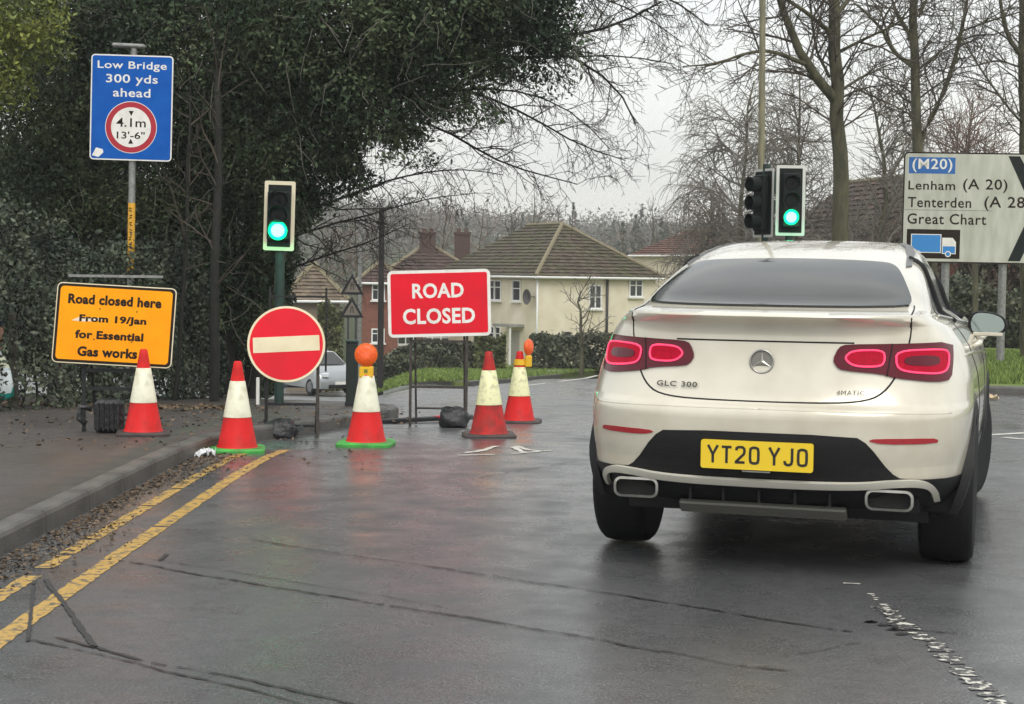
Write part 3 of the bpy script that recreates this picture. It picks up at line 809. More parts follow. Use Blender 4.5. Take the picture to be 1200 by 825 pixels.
# plate
y_p = -.013
pl = MB(); pl.prism(rrect(.525, .135, .012, 3, 0, .597), y_p, y_p + .014); plate = pl.build('number_plate', m_plate, car)
def stroke(name, lines, cx, cz, w, h, t, y, m, parent):
    mb = MB()
    for ln in lines:
        pts = [Vector((cx + a * w, cz + b * h)) for a, b in ln]; Lf = []; Rt = []
        for i, p in enumerate(pts):
            a_ = (pts[i] - pts[i-1]).normalized() if i else (pts[1] - pts[0]).normalized()
            b_ = (pts[i+1] - pts[i]).normalized() if i < len(pts) - 1 else a_
            tt = (a_ + b_).normalized(); n_ = Vector((-tt.y, tt.x)) * (t / 2) / max(.5, tt.dot(a_)); Lf.append(p + n_); Rt.append(p - n_)
        k = len(pts)
        for i in range(k - 1):
            q = [Lf[i], Rt[i], Rt[i+1], Lf[i+1]]; mb.add([(v.x, y, v.y) for v in q], [(0, 1, 2, 3)])
    return mb.build(name, m, parent)
GL = {'Y': [[(-.5, .5), (0, -.02), (.5, .5)], [(0, .02), (0, -.5)]], 'T': [[(-.5, .42), (.5, .42)], [(0, .42), (0, -.5)]],
      '2': [[(-.42, .25), (-.38, .38), (-.2, .44), (.2, .44), (.38, .36), (.42, .22), (.36, .06), (-.42, -.38), (-.42, -.42), (.45, -.42)]],
      '0': [[(-.42, .22), (-.36, .38), (-.15, .44), (.15, .44), (.36, .38), (.42, .22), (.42, -.22), (.36, -.38), (.15, -.44), (-.15, -.44), (-.36, -.38), (-.42, -.22), (-.42, .22)]],
      'J': [[(.38, .5), (.38, -.22), (.3, -.38), (.12, -.44), (-.12, -.44), (-.3, -.38), (-.38, -.22)]]}
GL['O'] = GL['0']
for i, (ch, x) in enumerate(zip('YT20YJO', (-.205, -.14, -.075, -.01, .083, .148, .213))): stroke('plate_character', GL[ch], x, .598, .046, .083, .0125, y_p - .001 - .0001 * i, m_ink, plate)
mb = MB(); mb.box((0, y_p, .523), (.13, .012, .006)); mb.build('plate_screw_strip', m_chrome, car)
# star badge
bx_, bz_ = 0, 1.033
mb = MB(); pts = []
yb = rear_at(0, bz_) - .008
mb.tube([(bx_ + .054 * math.cos(a), yb, bz_ + .054 * math.sin(a)) for a in [2*math.pi*i/36 for i in range(37)]], .0052, 8, cap=False)
for a in (90, 210, 330):
    a = R(a); d = Vector((math.cos(a), 0, math.sin(a))); n_ = Vector((-math.sin(a), 0, math.cos(a))); c = Vector((bx_, yb, bz_))
    vs = [c + n_ * .010, c - n_ * .010, c + d * .053, c + Vector((0, -.008, 0)), c + d * .012 + Vector((0, -.004, 0))]
    mb.add(vs, [(0, 2, 3), (2, 1, 3), (0, 3, 1)])
badge = mb.build('star_badge', m_chrome, car, smooth=False)
mb = MB(); mb.lathe([(.05, 0), (.05, .002)], 32, Matrix.Translation((bx_, yb + .006, bz_)) @ Matrix.Rotation(math.pi/2, 4, 'X')); mb.build('badge_back', mat('badge_back_grey', (.28,.27,.25), .35, metal=.5), badge)
text_obj('model_lettering', 'GLC 300', .205, .026, m_badge, car, -.405, .915, 0, bold=.02, spacing=1.15, curved=lambda x, z: rear_at(x, z) - .013)
text_obj('model_lettering', '4MATIC', .125, .020, m_badge, car, .415, .90, 0, bold=.0, spacing=1.1, curved=lambda x, z: rear_at(x, z) - .013)
# door mirrors
for s in (-1, 1):
    mb = MB(); ol = smooth_ol([(.02, .0), (.20, .01), (.235, .055), (.215, .115), (.14, .145), (.03, .15), (.0, .08)], 2)
    C0 = Vector((s * .85, 2.47, 1.10)); k = len(ol); vs = []
    cx = sum(x for x, z in ol) / k; cz = sum(z for x, z in ol) / k
    for yy, sc in ((0, .96), (.01, 1.0), (.05, 1.0), (.09, .85), (.115, .5)):
        vs += [C0 + Vector((s * (cx + (x - cx) * sc), yy, cz + (z - cz) * sc)) for x, z in ol]
    fs = []
    for r_ in range(4):
        for j in range(k):
            f = (r_*k + j, r_*k + (j+1) % k, (r_+1)*k + (j+1) % k, (r_+1)*k + j); fs.append(f if s > 0 else f[::-1])
    fs.append(tuple(range(4*k, 5*k))); fs.append(tuple(range(k))[::-1])
    mb.add(vs, fs); mb.box(C0 + Vector((s * .0, .03, .0)), (.10, .05, .03)); mr = mb.build('door_mirror', m_blk, car, smooth=True, angle=45)
    mb = MB(); mb.add([C0 + Vector((s * (cx + (x - cx) * .85), -.003, cz + (z - cz) * .85)) for x, z in ol], [tuple(range(k)) if s < 0 else tuple(range(k))])
    mb.build('mirror_glass', mat('mirror_glass', (.30, .36, .36), .05, metal=1), mr)
    mb = MB(); mb.box(C0 + Vector((s * .12, -.006, .012)), (.17, .012, .022), bev=.004); mb.build('mirror_trim', m_paint, mr)
# ------------------------------------------------------------------ signs, cones, signals
m_galv = mat('galvanised_steel', (.34, .345, .34), .45, metal=.5, col2=(.22, .22, .21), nscale=20)
m_frame = mat('rusty_frame_steel', (.10, .085, .075), .6, metal=.4, col2=(.05, .045, .04), nscale=25, island=.2)
m_bframe = mat('black_frame_steel', (.02, .021, .024), .5, metal=.3)
m_sred = mat('sign_red', (.80, .010, .028), .55, spec=.18, col2=(.68, .014, .03), nscale=3)
m_swhite = mat('sign_white', (.84, .82, .78), .4, col2=(.66, .64, .58), nscale=7, detail=9, lo=.45, hi=.8)
m_scream = mat('sign_cream', (.82, .74, .52), .4, col2=(.72, .62, .40), nscale=5)
m_syel = mat('sign_amber', (.98, .38, .002), .55, spec=.15, col2=(.93, .32, .002), nscale=3)
m_sblk = mat('sign_black', (.02, .012, .008), .6, spec=.15)
m_sblue = mat('sign_blue', (.003, .09, .42), .55, spec=.15, col2=(.006, .11, .46), nscale=5)
m_bag = mat('black_sandbag', (.02, .021, .023), .42, bump=.9, bscale=22)
m_cone_r = mat('cone_red', (.68, .016, .016), .5, spec=.25, col2=(.36, .02, .018), nscale=7, lo=.48, hi=.8, detail=9, bump=.15, bscale=60)
m_cone_d = mat('cone_red_dirty', (.52, .022, .02), .55, spec=.25, col2=(.28, .03, .025), nscale=12, bump=.2, bscale=60)
m_sleeve = mat('cone_sleeve_cream', (.80, .79, .62), .35, col2=(.50, .48, .34), nscale=11, lo=.5, hi=.8, detail=9)
m_sleeve_y = mat('cone_sleeve_yellowed', (.80, .79, .46), .35, col2=(.45, .43, .27), nscale=22, lo=.5, hi=.75)
m_cbase_g = mat('cone_base_green', (.06, .42, .06), .5, col2=(.05, .25, .05), nscale=8)
m_cbase_k = mat('cone_base_black', (.035, .03, .03), .6, col2=(.07, .05, .045), nscale=10)
m_amber = mat('amber_lamp_lens', (.92, .13, .005), .3, coat=.3, emit=.12, ecol=(1, .12, .0), col2=(.7, .07, .004), nscale=60, bump=.5, bscale=160)
m_lampy = mat('lamp_housing_yellow', (.85, .50, .02), .45)

def sandbag(loc, rz, size, label, group=None, seed=0):
    r_ = random.Random(seed); mb = MB(); nu, nv = 18, 10
    for j in range(nv + 1):
        for i in range(nu):
            a = 2 * math.pi * i / nu; b = math.pi * j / nv - math.pi / 2
            sx_ = abs(math.cos(a)) ** .6 * math.copysign(1, math.cos(a)) * math.cos(b) ** .6; sy_ = abs(math.sin(a)) ** .6 * math.copysign(1, math.sin(a)) * math.cos(b) ** .6
            z = max(-.5, math.sin(b) * .75)
            k = 1 + .13 * math.sin(a * 3 + seed + b * 4) + .06 * math.sin(a * 7 + b * 5) + .05 * r_.random()
            mb.v.append(Vector((sx_ * size[0] / 2 * k, sy_ * size[1] / 2 * k, (z + .5) * size[2] * k / 1.25)))
    for j in range(nv):
        for i in range(nu):
            q = (i + 1) % nu; mb.f.append([j*nu + i, j*nu + q, (j+1)*nu + q, (j+1)*nu + i]); mb.m.append(0)
    o = mb.build('sandbag', m_bag, None, smooth=True); o.location = loc; o.rotation_euler = (0, 0, rz)
    ear = MB()
    for s in (1,):
        ear.add([(s*size[0]*.45, -.03, size[2]*.5), (s*size[0]*.45, .04, size[2]*.55), (s*size[0]*.66, .07, size[2]*.72), (s*size[0]*.70, -.02, size[2]*.62), (s*size[0]*.66, -.07, size[2]*.45), (s*size[0]*.5, 0, size[2]*.7)], [(0,1,5), (1,2,5), (2,3,5), (3,4,5), (4,0,5), (4, 3, 2, 1, 0)])
    ear.build('tied_end', m_bag, o)
    return tag(o, label, 'sandbag', group)

# --- road closed
def plate_parts(par, w, h, r, face, border, bw, back=m_galv, M=None):
    """a sign plate: grey back sheet, border print and face print, all facing -y"""
    mb = MB(); mb.prism(rrect(w, h, r, 6), 0, .012); o = mb.build('sign_plate', back, par)
    mb = MB(); mb.prism(rrect(w - .002, h - .002, r, 6), -.0015, 0); mb.build('border', border, o)
    mb = MB(); mb.prism(rrect(w - 2*bw, h - 2*bw, max(.01, r - bw), 6), -.003, -.0015); mb.build('face', face, o)
    return o
def a_frame(par, w, ztop, zbar, legs, m, r=.0125, zlow=.12, depth=.35, zmid=None):
    for s in (-1, 1):
        mb = MB(); mb.box((s * w / 2, .02, ztop / 2), (.028, .028, ztop)); mb.build('leg', m, par)
        mb = MB(); mb.tube([(s * (w / 2 - .035), .03, ztop * .95), (s * (w / 2 - .035), depth, .0)], r, 6); mb.build('leg', m, par)
    for z in zbar:
        mb = MB(); mb.box((0, .02, z), (w - .03, .022, .028)); mb.build('cross_bar', m, par)
    for z in zlow if isinstance(zlow, (list, tuple)) else [zlow]:
        yy = .03 + (depth - .03) * (1 - z / (ztop * .95)); mb = MB(); mb.tube([(-w / 2 + .04, yy, z), (w / 2 - .04, yy, z)], r, 6); mb.build('cross_bar', m, par)

rcb = G(513, 500)
k_ = rcb.y / F
rc = empty('road_closed_sign', rcb, R(-2), 'red ROAD CLOSED sign with white border on a rusty stand in the road', 'road sign')
W_, H_ = 121 * k_, 78.5 * k_
zc = 1.42 + (321 - 355.5) * k_ - rcb.z
a_frame(rc, 66 * k_, zc + .05, [.98 * (zc - H_/2) - .03, .42], None, m_frame, zlow=[.17])
pe = empty('sign_board', (0, 0, zc)); pe.parent = rc; pe.rotation_euler = (R(-4), R(-2.2), 0)
sp_ = plate_parts(pe, W_, H_, .055, m_sred, m_swhite, .034)
text_obj('lettering', 'ROAD', .50 * W_, .225 * H_, m_swhite, sp_, -.01 * W_, .19 * H_, -.0045, bold=.03, spacing=1.05)
text_obj('lettering', 'CLOSED', .70 * W_, .235 * H_, m_swhite, sp_, -.005 * W_, -.19 * H_, -.0045, bold=.03, spacing=1.05)
sandbag(G(532, 501), R(8), (.30, .24, .19), 'black sandbag lying on the stand of the red road closed sign', 'sandbags on the sign stands', 1)

# --- no entry
neb = G(345, 512)
k_ = neb.y / F; Rr = 45.5 * k_
ne = empty('no_entry_sign', neb, R(6), 'round red no entry sign with cream bar on a low metal stand', 'road sign')
zc = 1.42 + (318.6 - 403.5) * k_ - neb.z
for s, x in ((-1, -.26), (1, .21)):
    mb = MB(); mb.box((x, .02, (zc - .1) / 2), (.03, .03, zc - .1)); mb.build('leg', m_frame if s > 0 else m_bframe, ne)
    mb = MB(); mb.tube([(x, .04, zc * .6), (x - .02, .34, .0)], .012, 6); mb.build('leg', m_bframe, ne)
for z, x0, x1 in ((.30, -.26, .21), (.10, -.26, .21), (zc + .02, -.27, .22)):
    mb = MB(); mb.box(((x0 + x1) / 2, .02, z), (x1 - x0, .022, .024)); mb.build('cross_bar', m_bframe, ne)
mb = MB(); mb.box((.02, .2, zc + Rr * 1.22), (.52, .018, .018)); mb.box((.28, .2, zc + .13), (.018, .018, Rr * 2.2)); mb.box((-.24, .2, zc + .13), (.018, .018, Rr * 2.2)); mb.box((-.02, .11, zc - .12), (.56, .20, .018)); mb.build('rear_rail', m_bframe, ne)
pe = empty('sign_board', (-.08, 0, zc)); pe.parent = ne; pe.rotation_euler = (R(-12), R(-3), 0)
mb = MB(); mb.prism(circ(Rr, 48), 0, .012); q = mb.build('sign_plate', m_galv, pe)
mb = MB(); mb.prism(circ(Rr - .001, 48), -.0015, 0); mb.build('border', m_scream, q)
mb = MB(); mb.prism(circ(Rr - .022, 48), -.003, -.0015); mb.build('face', m_sred, q)
mb = MB(); mb.prism(rrect(Rr * 1.70, Rr * .40, .004, 2), -.0045, -.003); mb.build('bar', m_scream, q)
for dx in (-.14, .14):
    mb = MB(); mb.lathe([(.007, 0), (.007, .003)], 8, Matrix.Translation((dx, -.003, Rr * .55)) @ Matrix.Rotation(math.pi/2, 4, 'X')); mb.build('rivet', m_sred, q)
sandbag(G(329, 513), R(10), (.30, .26, .15), 'black sandbag weighing down the stand of the round no entry sign', 'sandbags on the sign stands', 2)

# --- yellow notice
ynb = G(131, 506, .115)
k_ = ynb.y / F
yn = empty('yellow_notice_sign', ynb, R(3), 'amber notice board Road closed here From 19/Jan on a black stand on the footway', 'road sign')
W_, H_ = 139 * k_, 95 * k_; zc = 1.42 + (316 - 381.5) * k_ - ynb.z
a_frame(yn, 66 * k_, zc + .05, [zc - H_/2 - .04, .36], None, m_bframe, zlow=[.12])
pe = empty('sign_board', (.02, 0, zc)); pe.parent = yn; pe.rotation_euler = (R(-9), R(2.6), 0)
q = plate_parts(pe, W_, H_, .045, m_sblk, m_scream, .009)
mb = MB(); mb.prism(rrect(W_ - .062, H_ - .062, .03, 6), -.0045, -.003); mb.build('panel', m_syel, q)
for tx, w, h, x, z in (('Road closed here', .78, .125, -.01, .30), ('From 19/Jan', .56, .115, -.015, .055), ('for Essential', .57, .105, -.035, -.135), ('Gas works', .50, .125, -.04, -.345)):
    text_obj('lettering', tx, w * W_, h * H_, m_sblk, q, x * W_, z * H_, -.0055, bold=.045, spacing=1.06)
flk = mat('peeled_patch', (.80, .66, .5), .5)
mb = MB(); mb.prism([(-.36*W_, .03*H_), (-.30*W_, .075*H_), (-.12*W_, .075*H_), (-.1*W_, .05*H_), (-.25*W_, .02*H_)], -.0052, -.0045); mb.build('peeled_tape', flk, q)
for px_, pz_ in ((-.13, .19), (.18, .18), (-.16, -.19), (.155, -.20)):
    mb = MB(); mb.lathe([(.006, 0), (.006, .003)], 8, Matrix.Translation((px_*W_, -.0045, pz_*H_)) @ Matrix.Rotation(math.pi/2, 4, 'X')); mb.build('rivet', m_sblk, q)
mb = MB(); mb.box((0.02, .06, zc + H_/2 + .07), (.78, .022, .022)); mb.build('top_rail', m_galv, yn)
# weights: black ribbed rubber blocks beside the stand
wb = G(127, 508, .115); wt = empty('rubber_weight', wb, R(8), 'black ribbed rubber weight standing behind the foot of the amber notice', 'ballast weight')
mb = MB(); mb.box((0, .08, .14), (.24, .16, .27), bev=.03); mb.build('weight_body', m_bag, wt)
for i in range(5):
    mb = MB(); mb.box((-.08 + .04 * i, -.012, .14), (.018, .03, .24), bev=.006); mb.build('rib', m_bag, wt)
mb = MB(); mb.tube([(-.14, .05, .20), (-.23, .03, .22), (-.24, .02, .12), (-.18, .02, .08)], .025, 8); mb.build('strap', m_bag, wt, smooth=True)

# --- cones
def cone(name, mr, ms, mbse, dirty=False):
    e = empty(name, (0, 0, 0))
    mb = MB(); ol = rrect(.46, .46, .07, 4); k = len(ol); vs = [(x, y, z) for z, s in ((0, 1), (.022, 1), (.036, .94)) for x, y in [(a*s, b*s) for a, b in ol]]
    fs = [tuple(range(k))[::-1]] + [(r_*k+j, r_*k+(j+1) % k, (r_+1)*k+(j+1) % k, (r_+1)*k+j) for r_ in range(2) for j in range(k)] + [tuple(range(2*k, 3*k))]
    mb.add(vs, fs); mb.build('base', mbse, e, smooth=True, angle=40)
    rad = lambda z: .158 + (.030 - .158) * (z - .036) / (.72)
    mb = MB(); mb.lathe([(.175, .034), (rad(.05) + .004, .06), (rad(.30), .30), (rad(.62), .62), (rad(.70), .70), (rad(.745), .745), (.024, .752), (.020, .73)], 28); mb.build('cone_body', mr, e, smooth=True, angle=40)
    mb = MB(); mb.lathe([(rad(.285) + .0005, .285), (rad(.285) + .004, .288), (rad(.585) + .003, .585), (rad(.585) + .0002, .588)], 28); mb.build('reflective_sleeve', ms, e, smooth=True, angle=40)
    return e
c_g = cone('traffic_cone', m_cone_r, m_sleeve, m_cbase_g)
c_k = cone('traffic_cone', m_cone_d, m_sleeve_y, m_cbase_k)
grp = 'traffic cones closing the road'
def put(src, used, px, py, lift, rz, label, sc, tilt=(0, 0)):
    o = src if not used else copy_tree(src); o.location = G(px, py, lift); o.rotation_euler = (R(tilt[0]), R(tilt[1]), R(rz)); o.scale = (sc, sc, sc)
    o['label'] = label; o['category'] = 'traffic cone'; o['group'] = grp; return o
k1 = put(c_g, False, 278, 528.5, 0.0, 8, 'cone with green base beside the kerb and crumpled white litter', .98)
k3 = put(c_g, True, 429, 521.5, 0.0, -4, 'cone with green base carrying a round orange lamp', 1.02)
k4 = put(c_k, False, 573, 512, 0.0, 5, 'dirty cone with black base and yellowed sleeve right of the sandbag', 1.08, (0, -.8))
k2 = put(c_k, True, 168, 509.5, .115, 12, 'cone with black base standing on the footway before the amber notice', .94)
for ch in k2.children:
    if ch.name.startswith('reflective'): ch.data = [c for c in c_g.children if c.name.startswith('reflective')][0].data
    if ch.name.startswith('cone_body'): ch.data = [c for c in c_g.children if c.name.startswith('cone_body')][0].data
k5 = put(c_k, True, 608, 495.5, 0.0, -6, 'rearmost cone with yellow lamp bracket, furthest right of the row', 1.08)
for ch in k5.children:
    if ch.name.startswith('cone_body'): ch.data = [c for c in c_g.children if c.name.startswith('cone_body')][0].data
# hazard lamps
def hazard(loc, rz, label, side):
    e = empty('hazard_lamp', loc, rz, label, 'warning lamp', 'orange lamps on the cones')
    T = Matrix.Rotation(math.pi / 2, 4, 'X')
    zc_ = .14
    mb = MB(); mb.lathe([(.0, -.035), (.045, -.032), (.078, -.022), (.092, -.006), (.094, 0), (.092, .006), (.078, .022), (.045, .032), (.0, .035)], 30, Matrix.Translation((side, -.05, zc_)) @ T); ln = mb.build('lens', m_amber, e, smooth=True)
    mb = MB(); mb.lathe([(.096, -.008), (.099, 0), (.096, .008), (.09, 0)], 30, Matrix.Translation((side, -.05, zc_)) @ T); mb.build('lens_rim', mat('lamp_rim', (.8, .2, .02), .4), e, smooth=True)
    mb = MB(); mb.box((side, 0, -.01), (.118, .118, .10), bev=.012); mb.build('battery_box', m_lampy, e)
    mb = MB(); mb.box((side, -.061, .0), (.03, .004, .03)); mb.build('switch', mat('lamp_switch', (.2, .2, .03), .5), e)
    if side: 
        mb = MB(); mb.lathe([(.05, -.035), (.053, -.033), (.053, .03), (.045, .032)], 20); mb.box((side / 2, 0, 0), (abs(side), .05, .05)); mb.build('clamp_band', m_lampy, e, smooth=True, angle=40)
    return e
hazard(k3.location + Vector((-.003, 0, .64)), R(0), 'round orange lamp facing forward on the cone with green base', 0)
hazard(k5.location + Vector((0, 0, .69)), R(0), 'orange lamp side on, clamped to the rearmost cone by a yellow bracket', 0.0)
h2 = [o for o in COL.objects if o.name.startswith('hazard_lamp')][-1]
for ch in list(h2.children): bpy.data.objects.remove(ch)
e = h2
T = Matrix.Rotation(math.pi / 2, 4, 'X') ; T2 = Matrix.Rotation(R(62), 4, 'Z')
mb = MB(); mb.lathe([(.0, -.04), (.045, -.036), (.078, -.024), (.092, -.006), (.092, .006), (.078, .024), (.045, .036), (.0, .04)], 30, Matrix.Translation((.10, 0, .17)) @ T2 @ T); mb.build('lens', m_amber, e, smooth=True)
mb = MB(); mb.box((.10, 0, .01), (.075, .09, .13), bev=.01); mb.build('battery_box', m_lampy, e)
mb = MB(); mb.lathe([(.066, -.035), (.069, -.033), (.062, .03), (.05, .032)], 20); mb.box((.055, 0, 0), (.09, .05, .05)); mb.build('clamp_band', m_lampy, e, smooth=True, angle=40)

# --- fallen barrier board
pA, pB = G(402, 497), G(545, 494)
mb = MB(); d = (pB - pA); Lb = d.length; ang = math.atan2(d.y, d.x)
bb = empty('barrier_board', (pA + pB) / 2 + Vector((0, 0, .03)), ang, 'long black barrier plank with red ends lying flat across the closed road', 'barrier board')
mb.box((0, 0, 0), (Lb, .12, .045), bev=.008); mb.build('plank', m_bframe, bb)
for a, b_ in ((-.5, -.27), (.25, .40)):
    mb = MB(); mb.box(((a + b_) / 2 * Lb, -.062, .0), ((b_ - a) * Lb, .004, .035)); mb.box(((a + b_) / 2 * Lb, 0, .0245), ((b_ - a) * Lb, .10, .003)); mb.build('red_band', m_sred, bb)

# --- low bridge sign
lbb = G(151, 470, .115); k_ = lbb.y / F
lb = empty('low_bridge_sign', lbb, R(0), 'blue Low Bridge height sign on a tall grey pole with taped yellow band', 'road sign')
top = P(157, 62, lbb.y) - lbb; bot = Vector((0, 0, -.1))
ax = lambda z: Vector((top.x * (z / top.z), 0, z))
mb = MB(); mb.tube([bot, ax(.55)], .062, 14); mb.tube([ax(.55), ax(.60)], [.062, .046], 14); mb.build('pole_base', m_galv, lb, smooth=True, angle=40)
mb = MB(); mb.tube([ax(.58), ax(top.z + .08)], .043, 14); mb.build('pole', m_galv, lb, smooth=True, angle=40)
mb = MB(); mb.tube([bot, ax(.10)], .066, 14); mb.build('pole_foot', m_bframe, lb, smooth=True, angle=40)
m_tape = mat('yellow_tape', (.78, .40, .03), .5, col2=(.5, .3, .06), nscale=30, lo=.5, hi=.7)
zt1, zt0 = (P(155, 238, lbb.y) - lbb).z, (P(152, 318, lbb.y) - lbb).z
mb = MB(); mb.tube([ax(zt0), ax(zt1)], .0455, 14); tp = mb.build('tape_band', m_tape, lb, smooth=True, angle=40)
for i in range(9):
    z = zt0 + (zt1 - zt0) * (i + .6) / 9.5; c = ax(z)
    mb = MB(); r_ = random.Random(i)
    for q_ in range(2): mb.box((c.x + r_.uniform(-.008, .008), -.047, z + (q_ - .5) * .03), (.034, .004, .012), (0, R(r_.uniform(-30, 30)), 0))
    mb.build('tape_character', m_sblk, tp)
W_, H_ = 95.5 * k_, 122 * k_; c = P(155.5, 127, lbb.y) - lbb
pe = empty('sign_board', (c.x, -.065, c.z)); pe.parent = lb; pe.rotation_euler = (0, R(1.0), 0)
q = plate_parts(pe, W_, H_, .05, m_sblue, m_swhite, .017)
for tx, w, h, z in (('Low Bridge', .84, .092, .392), ('300 yds', .63, .105, .262), ('ahead', .455, .082, .142)):
    text_obj('lettering', tx, w * W_, h * H_, m_swhite, q, 0, z * H_, -.0045, bold=.012, spacing=1.05)
zz = -.185 * H_; rr = .315 * W_
for r_, mm, y_ in ((rr, m_swhite, .004), (rr * .975, mat('sign_dark_red', (.42, .012, .03), .4), .0055), (rr * .77, m_scream if False else m_swhite, .007)):
    mb = MB(); mb.prism(circ(r_, 44, 0, zz), -y_, -y_ + .0015); mb.build('disc', mm, q)
text_obj('lettering', '4.1m', .36 * W_, .085 * H_, m_sblk, q, 0, zz + .045 * H_, -.0085, bold=.01)
text_obj('lettering', '13\'-6"', .34 * W_, .068 * H_, m_sblk, q, 0, zz - .075 * H_, -.0085, bold=.01)
for s in (1, -1):
    mb = MB(); mb.prism([(-.03 * W_, zz + s * .155 * H_), (.03 * W_, zz + s * .155 * H_), (0, zz + s * .108 * H_)][::s], -.0085, -.007); mb.build('arrowhead', m_sblk, q)
mb = MB(); mb.prism([(-.47*W_, -.46*H_), (-.42*W_, -.385*H_), (-.34*W_, -.40*H_), (-.33*W_, -.43*H_), (-.39*W_, -.475*H_)], -.005, -.003); mb.build('sticker', m_swhite, q)
for zq in (.3, -.3):
    mb = MB(); mb.box((0, .03, zq * H_), (W_ * .9, .03, .05)); mb.build('rear_bracket', m_galv, q)
lt = ax(top.z); mb = MB(); mb.box((lt.x - .06, 0, lt.z + .085), (.42, .13, .055), (0, R(2), 0), bev=.02); lh = mb.build('lamp_head', m_galv, lb)
mb = MB(); mb.tube([(lt.x + .02, -.0, lt.z - .02), (lt.x + .02, 0, lt.z + .06)], .02, 8); mb.build('lamp_arm', m_galv, lb, smooth=True)

# --- traffic signals
m_head = mat('signal_black', (.009, .014, .013), .6, spec=.2)
m_green = mat('lit_green_lamp', (.0, .3, .15), .3, emit=1.5, ecol=(.0, 1, .34))
m_gcore = mat('lit_green_core', (.2, 1, .6), .3, emit=2.2, ecol=(.22, 1, .58))
m_dkl = mat('unlit_lamp', (.010, .010, .012), .5, spec=.2)
m_bb = mat('signal_border', (.75, .68, .5), .5)
m_bb2 = mat('signal_border_pale', (.66, .66, .62), .5)
m_gpole = mat('dark_green_pole', (.02, .05, .04), .5, col2=(.012, .03, .025), nscale=10)
def signal(name, loc, rz, w, h, zc, label, border, polez=None, group=None, px=0, roll=0):
    e = empty(name, loc, rz, label, 'traffic light', group)
    mb = MB(); mb.tube([(px, .08, -.1), (px, .08, (polez or zc + h * .3))], .057, 14); mb.build('pole', m_gpole, e, smooth=True, angle=40)
    b = empty('signal_head', (0, 0, zc)); b.parent = e; b.rotation_euler = (0, roll, 0)
    mb = MB(); mb.prism(rrect(w, h, .02, 3), 0, .008); mb.build('backing_board', border, b)
    mb = MB(); mb.prism(rrect(w - .09, h - .09, .01, 3), -.003, 0); mb.build('board_face', m_head, b)
    mb = MB(); mb.box((0, -.045, 0), (.27, .09, h - .24), bev=.02); mb.box((0, .06, 0), (.22, .10, h - .3)); mb.build('housing', m_head, b)
    for i in range(3):
        z = (1 - i) * (h - .30) / 3 + .0; T = Matrix.Translation((0, -.09, z)) @ Matrix.Rotation(math.pi / 2, 4, 'X')
        mb = MB(); rl = 1.16 if i == 2 else 1.0; mb.lathe([(.0, .014), (.05*rl, .012), (.085*rl, .006), (.10*rl, 0), (.10*rl, -.004)], 28, T); mb.build('lamp', m_green if i == 2 else m_dkl, b, smooth=True)
        if i == 2:
            cd = MB(); cd.lathe([(.0, .024), (.04, .022), (.078, .012), (.080, .009)], 24, T); cd.build('lamp_core', m_gcore, b, smooth=True)
            ld = bpy.data.lights.new('green_lamp', 'POINT'); ld.color = (.02, 1, .40); ld.energy = 5; ld.shadow_soft_size = .08
            lo_ = bpy.data.objects.new('green_lamp', ld); COL.objects.link(lo_); lo_.parent = b; lo_.location = (0, -.22, z)
        mb = MB(); n = 16
        for j in range(n + 1):
            a = R(-25) + R(230) * j / n
            for rr_, yy in ((.118, -.09), (.118, -.09 - .10 * (.35 + .65 * max(0, math.sin(a)))), (.124, -.09 - .10 * (.35 + .65 * max(0, math.sin(a)))), (.124, -.09)):
                mb.v.append(Vector((rr_ * math.cos(a), yy, z + rr_ * math.sin(a))))
        for j in range(n):
            for q_ in range(3): mb.f.append([j*4+q_, j*4+q_+1, (j+1)*4+q_+1, (j+1)*4+q_]); mb.m.append(0)
        mb.build('hood', m_head, b, smooth=True, angle=40)
    return e
_x = P(327, 300, 19.4).x; sl = Vector((_x, 19.4, gz(_x, 19.4) + .115)); k_ = sl.y / F
zc = (P(329.5, 253, sl.y) - sl).z
signal('traffic_signal', sl, R(0), 36 * k_, 81 * k_, zc, 'green traffic light with cream border beside the dark trees', m_bb, group='traffic lights showing green', px=0.0, roll=R(1.2))
d_ = 24.5; gr_ = P(925, 300, d_); k_ = d_ / F; zg = gz(gr_.x, d_)
base = Vector((gr_.x, d_, zg)); zc = (P(925, 235, d_) - base).z
s2 = signal('traffic_signal', base, R(0), 34 * k_, 82 * k_, zc, 'green traffic light with pale border above the car roof', m_bb2, group='traffic lights showing green', px=0.0)
# second head on its own post, turned to the crossing road
b3 = Vector((P(893, 300, d_ + .5).x, d_ + .5, gz(P(893, 300, d_ + .5).x, d_ + .5)))
s3 = empty('traffic_signal', b3, R(-62), 'dark traffic light seen from its side left of the pale bordered one', 'traffic light')
mb = MB(); mb.tube([(0, .05, -.1), (0, .05, (P(893, 196, d_ + .5) - b3).z + .05)], .057, 14); mb.build('pole', m_gpole, s3, smooth=True, angle=40)
zc = (P(893, 238, d_ + .5) - b3).z
hd = empty('signal_head', (0, 0, zc)); hd.parent = s3
mb = MB(); mb.prism(rrect(.5, 1.05, .02, 3), .0, .008); mb.build('backing_board', m_bb2, hd)
mb = MB(); mb.prism(rrect(.42, .97, .02, 3), -.003, 0); mb.prism(rrect(.485, 1.035, .02, 3), .0085, .012); mb.build('board_face', m_head, hd)
mb = MB(); mb.box((0, -.05, 0), (.27, .10, .86), bev=.02); mb.box((0, .07, 0), (.24, .12, .8), bev=.02); mb.build('housing', m_head, hd)
for i in range(3):
    T = Matrix.Translation((0, -.1, .28 - .28 * i)) @ Matrix.Rotation(math.pi / 2, 4, 'X')
    mb = MB(); mb.lathe([(.108, 0), (.108, .17), (.113, .17), (.113, 0)], 20, T); mb.build('hood', m_head, hd, smooth=True, angle=40)
